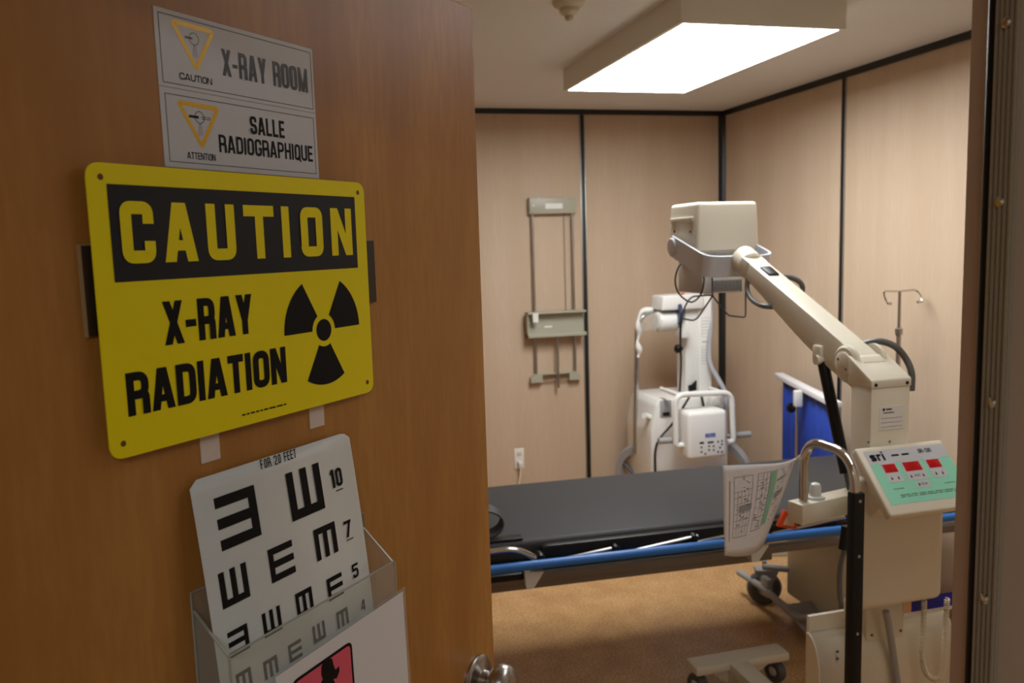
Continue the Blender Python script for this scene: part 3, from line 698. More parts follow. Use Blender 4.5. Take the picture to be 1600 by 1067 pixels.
# brake bar running under the foot end, with its grey pedal
pts = [P(1155, 894, x=1.965), P(1196, 921, x=1.965), P(1230, 952, x=1.965), P(1248, 967, x=1.96), P(1275, 963, y=2.79)]
B().tube(bend(pts, .05), .0155, 12).obj('brake_bar', 'grey', t, 'grey brake bar')
q = P(1197, 925, x=1.97); B().box((q.x-.012, q.y-.03, q.z-.02), (q.x+.016, q.y+.03, q.z+.07), .008).obj('pedal_bracket', 'grey', t)
q = P(1250, 970, x=1.985); B().prism([(q.x-.035, q.y-.10, q.z-.02), (q.x+.13, q.y-.10, q.z-.02), (q.x+.13, q.y+.06, q.z+.035), (q.x-.035, q.y+.06, q.z+.035)], (0, 0, .018), .004).obj('brake_pedal', 'grey', t)
# strap on the head end
q = bp(790, 842, .03)
t = thing('restraint_strap', 'dark strap coiled on the mattress beside the door edge', 'strap', MB_ @ Vector((q.x, .03, MZ)))
b = B(MB_); cx, cy = bp(772, 828, .06).x+.045, .075
pts = [Vector((cx-.075+.062*math.cos(g), cy+.03*math.sin(g)*.6, MZ+.056+.04*math.sin(g))) for g in [math.radians(a_) for a_ in range(-200, 95, 14)]]
b.sweep_rect(pts, (0, 1, .25), .05, .005); b.obj('webbing', 'mattress', t)
B(MB_).box((cx-.1, .012, MZ+.001), (cx+.045, .055, MZ+.007), .002).obj('strap_end', 'blk', t)

# ================================================================ IV POLE at the wall end of the stretcher
q = P(1406, 455, x=2.60)
t = thing('iv_pole', 'slim chrome IV pole with two hooks near the right wall', 'IV pole', (q.x, q.y, 0))
b = B(); b.cyl((q.x, q.y, .05), (q.x, q.y, P(1402, 522, y=q.y).z), .0105, 14); lower = b.obj('lower_tube', 'steel', t)
zc = P(1402, 517, y=q.y).z
B().cyl((q.x, q.y, zc-.1), (q.x, q.y, q.z), .0068, 12).obj('upper_tube', 'steel', t)
B().lathe((q.x, q.y, zc-.02), (0, 0, 1), [(.0108, 0), (.017, .006), (.017, .03), (.0108, .036)], 16).obj('collar', 'steel', t)
for px0, s_ in ((1381, -1), (1431, 1)):
    e = P(px0, 453, y=q.y)
    b = B(); b.tube(bend([(q.x, q.y, q.z), (e.x, q.y, q.z+.004), (e.x+s_*.012, q.y-.02, q.z-.02), (e.x+s_*.006, q.y-.035, q.z-.05), (e.x-s_*.012, q.y-.03, q.z-.05)], .02), .0045, 8)
    b.lathe((e.x-s_*.012, q.y-.03, q.z-.05), (-s_, 0, 0), [(0, -.004), (.007, -.003), (.007, .003), (0, .004)], 10); b.obj('hook', 'chrome', t)
b = B()
for k in range(4):
    g = PI/4+k*PI/2; b.box((q.x-.006+.0, q.y-.006, .03), (q.x+.006, q.y+.006, .06)); b.cyl((q.x, q.y, .05), (q.x+.09*math.cos(g), q.y+.09*math.sin(g), .02), .01, 8)
b.obj('foot', 'dgrey', t)

# ================================================================ BLUE SCREEN by the right wall
fa, fb = P(1221, 585, x=2.66), None
d_ = Vector((-.27, -.963, 0)).normalized(); L_ = .86
fb = fa+d_*L_; zT = fa.z; nrm = Vector((-d_.y, d_.x, 0))*1.0
if nrm.x > 0: nrm = -nrm
t = thing('blue_screen', 'royal blue standing screen under a white top rail by the right wall', 'screen', (*((fa+fb)/2).xy, 0))
A0 = lambda s_, z, o_=0: fa+d_*s_+nrm*o_+Vector((0, 0, z-fa.z))
b = B(); b.prism([A0(-.03, zT-.022, .03), A0(L_, zT-.022, .03), A0(L_, zT+.006, .03), A0(-.03, zT+.006, .03)], nrm*-.05, .003); b.obj('top_rail', 'paper', t, 'white top rail')
b = B(); nS, zlo = 44, .10
for o_ in (0.0,):
    col = [[b.bm.verts.new(A0(.045+(L_-.07)*i/nS, z, .004*math.sin(i*1.1)+.003*math.sin(i*.37+z*3))) for z in (zlo, .35, .6, zT-.02)] for i in range(nS+1)]
    for i in range(nS):
        for k in range(3): b.bm.faces.new((col[i][k], col[i+1][k], col[i+1][k+1], col[i][k+1]))
o = b.obj('curtain', 'bluecloth', t, 'royal blue sheet'); md = o.modifiers.new('thick', 'SOLIDIFY'); md.thickness = .003
pp = P(1252, 640, x=2.52); sP = (pp-fa).dot(d_)
ps = min(max(sP, .2), .5)
B().cyl(A0(ps, .06, .045), A0(ps, zT-.09, .045), .011, 14).obj('post', 'chrome', t)
B().prism([A0(ps-.02, zT-.10, .065), A0(ps+.02, zT-.10, .065), A0(ps+.02, zT-.015, .065), A0(ps-.02, zT-.015, .065)], nrm*-.04, .006).obj('post_sleeve', 'white', t)
kq = A0(ps-.03, zT-.115, .06); B().lathe(kq, -d_+nrm*.5, [(0, -.02), (.01, -.02), (.012, 0), (.026, .004), (.028, .02), (.02, .03), (0, .03)], 14).obj('knob', 'blk', t)
B().cyl(A0(L_-.01, .06, .0), A0(L_-.01, zT-.02, .0), .011, 14).obj('end_post', 'steel', t)
for s_ in (ps, L_-.01):
    b = B(); b.prism([A0(s_-.02, 0, .26), A0(s_+.02, 0, .26), A0(s_+.02, .06, .26), A0(s_-.02, .06, .26)], nrm*-.40, .008) if s_ == ps else b.prism([A0(s_-.02, 0, .15), A0(s_+.02, 0, .15), A0(s_+.02, .06, .15), A0(s_-.02, .06, .15)], nrm*-.25, .008)
    b.obj('foot', 'midgrey', t)

# ================================================================ MOBILE X-RAY MACHINE in front of the stretcher
XC = 1.51
t = thing('mobile_xray_machine', 'beige mobile x-ray machine with control panel and long arm reaching over the stretcher', 'x-ray machine', (XC, 2.0, 0))
# base: front foot under the stretcher, spine, rear axle with wheels
b = B(); b.box((1.337, 2.598, .098), (1.722, 2.685, .13), .006, 2); b.obj('front_foot', 'beige', t)
b = B(); b.prism([(1.405, 2.612, .098), (1.652, 2.612, .098), (1.565, 2.612, .045), (1.465, 2.612, .045)], (0, .058, 0), .003); b.obj('foot_gusset', 'beige', t)
b = B(); b.box((XC-.038, 1.90, .045), (XC+.038, 2.62, .128), .006, 2); b.obj('spine', 'beige', t)
for x in (1.365, 1.69): caster('caster', (x, 2.645, .099), .043, .036, t, (1, .35, 0), 'dgrey', 'midgrey', fork=False); 
for x in (1.365, 1.69): B().cyl((x, 2.645, .05), (x, 2.645, .1), .012, 12).obj('caster_stem', 'midgrey', t)
b = B(); b.box((1.29, 1.87, .10), (1.73, 2.02, .20), .01); b.obj('base_block', 'beige', t)
for x in (1.255, 1.765): caster('rear_wheel', (x, 1.95, .15), .125, .04, t, (1, 0, 0), 'dgrey', 'grey', fork=False)
B().cyl((1.25, 1.95, .125), (1.77, 1.95, .125), .012, 12).obj('axle', 'steel', t)
# cassette bin: bulging front sheet between side sheets
def prof(z0, z1, y0, y1, n=10):
    return [(y0+(y1-y0)*math.sin(k/n*PI/2), z1-(z1-z0)*(1-math.cos(k/n*PI/2))) for k in range(n+1)]
bz1 = .614
pr = prof(.50, bz1, 1.872, 1.818)+[(1.812, .32), (1.83, .2)]
b = B(); x0, x1 = 1.295, 1.735
for (ya, za_), (yb, zb_) in zip(pr, pr[1:]): b.poly([(x0, ya, za_), (x1, ya, za_), (x1, yb, zb_), (x0, yb, zb_)])
bmesh.ops.remove_doubles(b.bm, verts=b.bm.verts, dist=1e-5)
o = b.obj('cassette_bin', 'beige', t, None, 60); md = o.modifiers.new('thick', 'SOLIDIFY'); md.thickness = .003; md.offset = 0
for x in (x0, x1): B().prism([(x-.0015, y, z) for y, z in pr]+[(x-.0015, 1.877, .2), (x-.0015, 1.877, bz1)], (.003, 0, 0)).obj('bin_side', 'beige', o)
B().tube([(x0, y-.0015, z) for y, z in pr[:11]], .0018, 6).obj('bin_edge', 'white', o)
for px, py in ((1307, 1017), (1307, 1028)):
    q = P(px, py, y=1.823); B().lathe((q.x, 1.820, q.z), (0, -1, 0), [(0, -.002), (.0042, 0), (.0042, .002), (0, .003)], 12).obj('screw', 'dgrey', o)
B().box((1.30, 1.873, .2), (1.73, 1.885, .66), .002).obj('back_plate', 'beige', t)
for px, py in ((1362, 992), (1407, 985)):
    q = P(px, py, y=1.816); B().lathe((q.x, 1.812+.004, q.z), (0, -1, 0), [(0, -.002), (.004, 0), (.004, .002), (0, .003)], 12).obj('screw', 'dgrey', o)
# column
cx0, cx1, cy0, cy1 = 1.4505, 1.5715, 1.832, 1.915
zcol = 1.285
b = B(); b.box((cx0, cy0, .18), (cx1, cy1, zcol), .004); col = b.obj('column', 'beige', t)
b = B(); b.prism([(cx0-.002, cy0-.002, zcol-.002), (cx0-.002, cy0-.002, zcol+.02), (cx0-.002, cy1+.012, zcol+.075), (cx0-.002, cy1+.012, zcol-.002)], (cx1-cx0+.004, 0, 0), .003); cap = b.obj('column_cap', 'beige', t)
for x in (cx0+.012, cx1-.012): B().lathe((x, cy0-.002, zcol+.008), (0, -1, 0), [(0, 0), (.005, 0), (.004, .002), (0, .003)], 12).obj('screw', 'blk', cap)
a, c = P(1374, 636, y=cy0), P(1412, 669, y=cy0)
lab = B().box((a.x, cy0-.001, c.z), (c.x, cy0+.001, a.z)).obj('label_plate', 'whitep', col)
fn = lambda x, z: (x, cy0-.0013, z)
b = B(); disc(b, a.x+.013, a.z-.008, .004, fn, 12); rect(b, a.x+.02, a.z-.010, a.x+.038, a.z-.006, fn); flat(b, 'logo', 'ink', lab)
b = B(); rect(b, a.x+.012, a.z-.0185, a.x+.045, a.z-.0155, fn); lines(b, a.x+.006, c.z+.003, c.x-.006, a.z-.026, 3, .0012, fn, 5); flat(b, 'small_print', 'greyink', lab)
for px, py in ((1357, 691), (1390, 690)):
    q = P(px, py, y=cy0); B().lathe((q.x, cy0, q.z), (0, -1, 0), [(.0035, -.001), (.003, .001), (0, .0015)], 10).obj('screw', 'dgrey', col)
# arm: slim tapering box rising from the pivot to the yoke
pv = Vector((XC, 1.955, 1.333)); ae = Vector((XC, 2.55, 1.603)); ad = (ae-pv).normalized(); an = Vector((1, 0, 0)).cross(ad).normalized()
if an.z < 0: an = -an
hw = .036
b = B(); Lr = (ae-pv).length
secs = [(-.05, -.055, .035), (.06, -.062, .036), (.22, -.058, .035), (Lr-.10, -.03, .03), (Lr-.03, -.028, .029)]
rg = [[pv+ad*s_+an*h+Vector((x, 0, 0)) for x, h in ((-hw, lo_), (hw, lo_), (hw, hi_), (-hw, hi_))] for s_, lo_, hi_ in secs]
t_ = bmesh.new(); vv = [[t_.verts.new(p) for p in r] for r in rg]
for A, D in zip(vv, vv[1:]):
    for k in range(4): t_.faces.new((A[k], A[(k+1) % 4], D[(k+1) % 4], D[k]))
t_.faces.new(vv[0][::-1]); t_.faces.new(vv[-1])
bmesh.ops.recalc_face_normals(t_, faces=t_.faces)
bmesh.ops.bevel(t_, geom=list(t_.edges), offset=.003, segments=2, profile=.5, affect='EDGES')
b.add(t_); arm = b.obj('arm', 'beige', t)
for s_ in (-1, 1):
    b = B(); b.lathe(pv+Vector((s_*.037, 0, 0)), (s_, 0, 0), [(0, 0), (.052, 0), (.052, .010), (.045, .016), (.034, .016), (.034, .021), (.031, .023), (0, .023)], 36); hb = b.obj('pivot_hub', 'beige', t)
    for g in (.6, .6+PI): B().lathe(pv+Vector((s_*.060, math.cos(g)*.021, math.sin(g)*.021)), (s_, 0, 0), [(.004, -.001), (.004, .0005), (0, .001)], 10).obj('screw', 'dgrey', hb)
b = B(); q = pv+ad*(Lr-.035); b.box((-.0375, -.03, -.031), (.0375, .03, .031), .004, rot=Matrix.Translation(q) @ Matrix((Vector((1, 0, 0)), ad, an)).transposed().to_4x4()); b.obj('arm_collar', 'beige', t)
# swivel drum and yoke
dr = pv+ad*(Lr+.02)
B().lathe(dr-ad*.02, ad, [(0, -.028), (.04, -.028), (.046, -.02), (.046, .034), (0, .034)], 32).obj('swivel', 'beige', t)
yk = dr+ad*.03
ydir = Vector((0, math.cos(math.radians(16)), math.sin(math.radians(16))))
yl, yr_ = XC-.138, XC+.125
base = dr+ad*.022
pts = bend([Vector((yl, base.y, base.z-.03))+ydir*.275, Vector((yl, base.y, base.z-.03)), Vector((yr_, base.y, base.z-.03)), Vector((yr_, base.y, base.z-.03))+ydir*.275], .055, 8)
ywid = Vector((1, 0, 0)).cross(ydir).normalized()
yoke = B().sweep_rect(pts, ywid, .076, .009).obj('yoke', 'silver', t, 'silver yoke band', 40)
yend = Vector((yl, base.y, base.z-.03))+ydir*.262
for x, s_ in ((yl-.005, -1), (yr_+.005, 1)):
    B().lathe((x, yend.y, yend.z), (s_, 0, 0), [(0, -.012), (.033, -.012), (.033, .002), (.029, .006), (.012, .007), (0, .007)], 28).obj('pivot_disc', 'silver', yoke)
# tube head: rounded beige cover with side pods, grey vented housing below
hy0, hy1 = 2.70, 2.93
a, c = P(1089, 313, y=hy0), P(1186, 391, y=hy0)
hx0, hx1, hz0, hz1 = a.x, c.x, c.z, a.z-.006
t_ = bmesh.new()
sec = lambda z, g: [(hx0+g, hy0+g*1.2, z), (hx1-g, hy0+g*1.2, z), (hx1-g, hy1-g, z), (hx0+g, hy1-g, z)]
lv = [[t_.verts.new(Vector(p)) for p in sec(z, g)] for z, g in ((hz0, -.002), (hz0+.02, -.002), (hz1, .004))]
for A, D in zip(lv, lv[1:]):
    for k in range(4): t_.faces.new((A[k], A[(k+1) % 4], D[(k+1) % 4], D[k]))
t_.faces.new(lv[0][::-1]); t_.faces.new(lv[-1]); bmesh.ops.recalc_face_normals(t_, faces=t_.faces)
bmesh.ops.bevel(t_, geom=list(t_.edges), offset=.014, segments=4, profile=.5, affect='EDGES')
head = B().add(t_).obj('tube_head', 'beige', t)
B().box((hx0-.0045, hy0+.03, hz1-.068), (hx0+.01, hy1-.02, hz1-.050), .003).obj('ridge', 'beige', head)
for dy, dz_ in ((.05, .085), (.18, .088)): B().lathe((hx0-.002, hy0+dy, hz0+dz_-.01), (-1, 0, 0), [(.005, -.002), (.004, .002), (0, .002)], 10).obj('screw', 'dgrey', head)
b = B(); b.box((hx0+.015, hy0+.012, hz0-.03), (hx1-.02, hy1-.015, hz0+.01), .003); nk = b.obj('vent_neck', 'midgrey', t, 'grey slotted neck')
b = B()
for k in range(26): x = hx0+.03+k*.0078; b.box((x, hy0+.0105, hz0-.025), (x+.0035, hy0+.013, hz0-.004))
b.obj('slots', 'dgrey', nk)
a, c = P(1097, 402, y=2.735), P(1161, 456, y=2.735)
b = B(); b.box((a.x, 2.735, c.z), (c.x+.0, 2.93, hz0-.028), .005); coll = b.obj('collimator', 'midgrey', t, 'grey collimator box')
lx0, lx1 = a.x+.042, c.x-.008
b = B()
for k in range(15): x = lx0+k*(lx1-lx0-.004)/14; b.box((x, 2.733, c.z+.006), (x+.004, 2.736, c.z+.045))
b.obj('slots', 'dgrey', coll)
lab = B().box((lx0-.002, 2.733, c.z+.05), (lx1, 2.736, c.z+.08)).obj('label_plate', 'whitep', coll)
b = B(); fn = lambda x, z: (x, 2.7325, z); lines(b, lx0+.004, c.z+.055, lx1-.004, c.z+.075, 2, .004, fn, 9); flat(b, 'small_print', 'greyink', lab)
# wire spacer frame hanging under the collimator
yy = 2.72
wp = lambda px, py, y=yy: P(px, py, y=y)
B().tube(bend([wp(1113, 430), wp(1113, 462), wp(1138, 493), wp(1165, 496), wp(1165, 440)], .012, 4), .0032, 8).obj('spacer_wire', 'dgrey', t)
B().tube(bend([wp(1113, 462), wp(1108, 461), wp(1082, 463), wp(1074, 471), wp(1063, 497), wp(1083, 501), wp(1090, 497), wp(1113, 463)], .012, 4), .0032, 8).obj('spacer_wire', 'dgrey', t)
B().tube(smoothpath([P(1073, 403, y=2.83), P(1060, 418, y=2.80), P(1055, 440, y=2.78), P(1062, 460, y=2.77), P(1080, 472, y=2.75), P(1095, 460, y=2.72), P(1100, 440, y=2.70), P(1099, 427, y=2.705)]), .0032, 8).obj('cable', 'blk', t)
# thick cable looping out of the arm, and into the column
q = pv+ad*(Lr-.135)+an*.031
B().box((-.019, -.03, -.004), (.019, .03, .006), .003, rot=Matrix.Translation(q) @ Matrix((Vector((1, 0, 0)), ad, an)).transposed().to_4x4()).obj('cable_port', 'blk', t)
e0 = P(1203, 437, x=XC+.01)
pts = [e0, P(1222, 438, x=XC+.06), P(1240, 444, x=XC+.10), P(1243, 455, x=XC+.11), P(1236, 468, x=XC+.10), P(1222, 476, x=XC+.06), P(1200, 478, x=XC), P(1181, 474, x=XC-.03), P(1170, 462, x=XC-.03), P(1167, 445, x=XC-.02)]
pts = [e0, P(1226, 432, x=XC+.05), P(1249, 440, x=XC+.09), P(1253, 456, x=XC+.10), P(1236, 474, x=XC+.06), P(1200, 479, x=XC-.045), P(1178, 471, x=XC-.045), P(1168, 455, x=XC-.04), P(1168, 436, x=XC-.03)]
B().tube(smoothpath(pts), .0085, 10).obj('hose', 'hosegrey', t)
pts = [P(1330, 545, y=2.02), P(1342, 540, y=2.0), P(1372, 533, y=1.96), P(1398, 541, y=1.93), P(1415, 560, y=1.92), P(1424, 582, y=1.905), P(1424, 610, y=1.905)]
B().tube(smoothpath(pts), .0095, 10).obj('hose', 'hosegrey', t)
# gas strut
s0, s1 = P(1286, 566, x=XC-.03), P(1323, 745, x=XC-.03)
B().cyl(s0, s0+(s1-s0)*.97, .0165, 18).obj('gas_strut', 'blk', t)
B().cyl(s0+(s1-s0)*.95, s0+(s1-s0)*1.35, .0065, 10).obj('strut_rod', 'dgrey', t)
B().cyl((s0.x-.026, s0.y, s0.z+.008), (s0.x+.026, s0.y, s0.z+.008), .014, 16).box((s0.x-.018, s0.y-.01, s0.z), (s0.x+.018, s0.y+.03, s0.z+.05), .006).obj('strut_clevis', 'beige', t)
# control box under the panel
kx0, kx1, ky = 1.378, 1.648, 1.775
b = B(); b.box((kx0, ky, .70), (kx1, 1.834, 1.06), .022, 4); b.obj('control_box', 'beige', t)
B().box((kx0, 1.815, .655), (kx0+.02, 1.835, .72), .003).obj('box_bracket', 'beige', t)
# tilted control panel
pa0, pb0 = Vector((1.381, 1.803, 1.137)), Vector((1.381, 1.664, .999))
pdv = (pb0-pa0); pl = pdv.length; pdv.normalize(); pn = Vector((1, 0, 0)).cross(pdv).normalized()
if pn.z < 0: pn = -pn
pw = 1.648-1.381
MP = Matrix(((1, pdv.x, pn.x, pa0.x), (0, pdv.y, pn.y, pa0.y), (0, pdv.z, pn.z, pa0.z), (0, 0, 0, 1)))   # local (x right, y down the panel, z out)
b = B(MP); b.box((0, 0, -.026), (pw, pl, 0), .006, 3); b.box((.02, .02, -.10), (pw-.02, pl-.045, -.02), .004); pan = b.obj('control_panel', 'beige', t)
fl = lambda z: (lambda x, y: (x, y, z))
def rc(b, x0, y0, x1, y1, z): b.poly([(x0, y0, z), (x0, y1, z), (x1, y1, z), (x1, y0, z)])
f0 = .0006; gx0, gx1, gy0, gy1 = .017, pw-.005, .013, pl-.028
ov = B(MP); rc(ov, gx0, gy0, gx1, gy1, f0); ov = flat(ov, 'overlay', 'mint', pan, 'mint green printed overlay')
b = B(MP); rc(b, gx0, gy0, gx1, .052, f0+.0003)
cards = [(.046, .050, .090, .108), (.104, .050, .166, .108), (.180, .050, .224, .108), (.118, .112, .158, .130)]
for x0, y0, x1, y1 in cards: rc(b, x0, y0, x1, y1, f0+.0005)
flat(b, 'white_field', 'sticker', pan)
for x0, y0, x1, y1 in ((.049, .056, .087, .080), (.110, .056, .160, .082), (.183, .056, .221, .080)):
    B(MP).box((x0, y0, f0), (x1, y1, f0+.0016), .0004).obj('display', 'redled', pan, 'red display window')
b = B(MP); ft = lambda x, y: (x, -y, f0+.0009)
text(b, 'sri', .027, -.044, .070, -.018, .24, ft, .5); text(b, 'SR-130', .176, -.034, .216, -.022, .15, ft, .6)
rc(b, .092, .030, .114, .035, f0+.0009); rc(b, .123, .030, .145, .035, f0+.0009)
flat(b, 'lettering', 'ink', pan)
b = B(MP)
for x, y in ((.058, .097), (.078, .097), (.116, .097), (.153, .097), (.192, .097), (.212, .097), (.126, .121)):
    b.poly([(x-.003, y+.002, f0+.001), (x, y+.005, f0+.001), (x+.003, y+.002, f0+.001), (x, y-.006, f0+.001)][::1])
flat(b, 'button', 'plaque', pan)
b = B(MP)
fq = lambda x, y: (x, -y, f0+.001)
for x0, y0, x1, y1, n_ in ((.126, -.1, .144, -.092, 2), (.132, -.125, .152, -.117, 2), (.046, -.128, .078, -.124, 1), (.2, -.128, .232, -.124, 1), (.056, -.152, .235, -.142, 2)):
    lines(b, x0, y0, x1, y1, n_, .0016, fq, int(x0*1000))
flat(b, 'small_print', 'greyink', pan)
# inverted-U handle and the black-clad post it stands on
HX = 1.30; ny, fy = 1.695, 1.905
ztop = P(1282, 694, y=1.83).z
ztop = max(ztop, 1.14)
bz = P(1252, 784, y=fy).z
B().tube(bend([(HX, ny, .13), (HX, ny, ztop), (HX, fy, ztop), (HX, fy, bz-.03)], [0, .085, .085, 0], 10), .0125, 16).obj('handle', 'chrome', t, 'chrome inverted-U handle')
gz = P(1338, 769, x=HX).z
b = B(); b.box((HX-.014, ny-.017, .12), (HX+.018, ny+.011, gz), .004); gp = b.obj('black_cladding', 'blk', t, 'black channel on the post')
for z in (gz-.02, gz-.16, gz-.36): B().lathe((HX+.003, ny-.017, z), (0, -1, 0), [(.004, -.001), (.004, .0008), (0, .0014)], 10).obj('screw', 'steel', gp)
B().box((HX-.02, ny-.02, .09), (HX+.02, ny+.2, .13), .004).obj('post_foot', 'beige', t)
# short beam carrying the handle's far leg
Mb = Matrix.Translation((HX, fy, bz)) @ Matrix.Rotation(math.radians(12), 4, 'Z')
b = B(Mb); b.box((-.028, -.024, -.056), (.20, .030, 0), .003); bm_ = b.obj('handle_beam', 'beige', t)
kq = Mb @ Vector((.05, .006, 0))
B().lathe(kq, (0, 0, 1), [(.026, 0), (.026, .006), (.0155, .008), (.0155, .03), (.012, .04), (.005, .0435), (0, .044)], 24).obj('dome_cap', 'milky', bm_, 'milky plastic dome')
# cables and hand switch
B().cyl(P(1322, 822, y=2.0), P(1317, 858, y=2.0), .013, 14).obj('connector', 'blk', t)
B().tube(smoothpath([P(1320, 858, y=2.0), P(1313, 885, y=2.0), P(1312, 925, y=2.0), P(1318, 975, y=1.96), P(1322, 1010, y=1.93)]), .0075, 10).obj('hose', 'hosegrey', t)
b = B(); q = [P(1384, 955, y=1.80), P(1390, 985, y=1.803), P(1402, 1067, y=1.80), P(1408, 1110, y=1.795)]; b.tube(smoothpath(q), .0095, 10); b.obj('hose', 'grey', t)
q0_, q1_ = P(1412, 951, y=1.806), P(1480, 939, y=1.806)
B().box((q0_.x, 1.806, P(1412, 964, y=1.806).z), (q1_.x+.02, 1.81, P(1412, 940, y=1.806).z)).obj('instruction_card', 'whitep', t)
zc0, zc1 = P(1412, 960, y=1.8).z, P(1412, 944, y=1.8).z
b = B(); b.poly([(q0_.x+.024, 1.8055, zc0), (q1_.x+.018, 1.8055, zc0), (q1_.x+.018, 1.8055, zc1+.01), (q0_.x+.024, 1.8055, zc1+.01)]); flat(b, 'blue_print', 'navy', t, 'blue printed card')
b = B(); b.poly([(q0_.x+.001, 1.8053, zc0), (q0_.x+.024, 1.8053, zc0), (q0_.x+.024, 1.8053, zc1+.005), (q0_.x+.001, 1.8053, zc1+.005)]); flat(b, 'tan_print', 'skin', t)
path = smoothpath([P(1444, 938, y=1.785), P(1443, 975, y=1.785), P(1440, 1020, y=1.785), P(1446, 1050, y=1.785), P(1460, 1061, y=1.785), P(1472, 1052, y=1.785), P(1476, 1020, y=1.785), P(1478, 970, y=1.785), P(1480, 935, y=1.785)], 40)
tot = [0]
for a_, c_ in zip(path, path[1:]): tot.append(tot[-1]+(c_-a_).length)
hel = []; Nn = 1300; turns = 78; j = 0
for i in range(Nn):
    d = tot[-1]*i/(Nn-1)
    while j < len(path)-2 and tot[j+1] < d: j += 1
    f_ = (d-tot[j])/max(1e-9, tot[j+1]-tot[j]); p_ = path[j].lerp(path[j+1], min(1, f_)); tn = (path[j+1]-path[j]).normalized(); nn = Vector((0, 1, 0)); mm = tn.cross(nn).normalized()
    g = 2*PI*turns*i/(Nn-1); hel.append(p_+(nn*math.cos(g)+mm*math.sin(g))*.0058)
B().tube(hel, .0019, 5).obj('coiled_cord', 'coil', t, 'cream coiled cord')

# laminated chart hanging on the handle
t = thing('laminated_chart', 'white laminated exposure chart hanging curled from the chrome handle', 'chart', (1.25, 1.90, 1.05))
gy = 1.885
cor = dict(tl=P(1128, 727, y=gy), tr=P(1250, 712, y=gy), br=P(1240, 832, y=gy), bl=P(1131, 867, y=gy))
def ch(u, v, k=0):
    """u across 0..1, v down 0..1; right edge curls back and inwards"""
    L = cor['tl'].lerp(cor['bl'], v); R_ = P(1258, 722, y=gy).lerp(P(1205, 850, y=gy), v**2.1)
    p = L.lerp(R_, u); bow = max(0, u-.55)/.45
    dn = .0+.05*bow*bow*(1.-.35*v)
    sag = .018*math.sin(u*PI)*v
    return Vector((p.x, p.y-.004+dn-k, p.z-sag*.8))
b = B(); nu, nv = 22, 14
g = [[b.bm.verts.new(ch(i/nu, k/nv)) for k in range(nv+1)] for i in range(nu+1)]
for i in range(nu):
    for k in range(nv): b.bm.faces.new((g[i][k], g[i+1][k], g[i+1][k+1], g[i][k+1]))
sh = b.obj('sheet', 'paper', t, None, 70); md = sh.modifiers.new('thick', 'SOLIDIFY'); md.thickness = .0008; md.offset = 0
def crect(b, u0, v0, u1, v1, k=.0012, n=4):
    for i in range(n):
        a_, c_ = u0+(u1-u0)*i/n, u0+(u1-u0)*(i+1)/n
        for j_ in range(n):
            e_, f_ = v0+(v1-v0)*j_/n, v0+(v1-v0)*(j_+1)/n
            b.poly([ch(a_, f_, k), ch(c_, f_, k), ch(c_, e_, k), ch(a_, e_, k)])
def cframe(b, u0, v0, u1, v1, w_=.004):
    crect(b, u0, v0, u1, v0+w_*1.1); crect(b, u0, v1-w_*1.1, u1, v1); crect(b, u0, v0, u0+w_, v1); crect(b, u1-w_, v0, u1, v1)
b = B(); crect(b, .585, .16, .665, .78); flat(b, 'green_column', 'greenprint', sh)
for q in ((.20, .50, .37, .57), (.68, .50, .84, .57), (.68, .33, .84, .36)): b = B(); crect(b, *q); flat(b, 'grey_cell', 'greyprint', sh)
b = B()
cframe(b, .13, .15, .36, .82); cframe(b, .42, .15, .58, .80); cframe(b, .42, .15, .86, .33)
for u in (.18, .225, .27, .315): crect(b, u, .33, u+.003, .80, .0012, 2)
for v in (.33, .40, .47, .50, .58, .65, .72): crect(b, .14, v, .36, v+.003, .0012, 2)
for v in (.25, .38, .48, .58, .68): crect(b, .42, v, .58, v+.003, .0012, 2)
crect(b, .49, .15, .493, .8, .0012, 2); crect(b, .535, .15, .538, .8, .0012, 2)
R = random.Random(3)
for u0, u1 in ((.15, .34), (.43, .57), (.68, .84)):
    for k in range(26):
        v = .17+.62*k/26
        if R.random() < .75:
            a_ = R.uniform(u0, u1-.04); crect(b, a_, v, a_+R.uniform(.015, .05), v+.008, .0013, 1)
crect(b, .075, .18, .082, .85); crect(b, .90, .12, .912, .30)
flat(b, 'printed_tables', 'greyink', sh)
hk = ch(1, .02)
B().tube(smoothpath([hk+Vector((-.01, -.003, -.01)), hk+Vector((.012, -.012, .012)), (HX-.004, fy-.017, hk.z+.016), (HX+.016, fy-.008, hk.z+.02), (HX+.015, fy+.012, hk.z+.012), (HX-.004, fy+.016, hk.z), hk+Vector((.004, .012, -.014))]), .0022, 8).obj('hanging_loop', 'coil', t)
# orange tag hooked under the beam
q = P(1228, 815, y=1.93)
t = thing('orange_tag', 'small orange plastic tag below the beam behind the laminated chart', 'tag', q)
a_, c_, e_, f_ = P(1227, 797, y=1.93), P(1248, 812, y=1.93), P(1245, 828, y=1.93), P(1215, 823, y=1.93)
B().prism([a_, c_, e_, f_], (0, .012, 0), .002).obj('frame', 'orange', t)
m_ = (a_+c_+e_+f_)/4; B().prism([m_+(p_-m_)*.55+Vector((0, -.001, 0)) for p_ in (a_, c_, e_, f_)], (0, .002, 0)).obj('window', 'amberplastic', t, 'pale window')

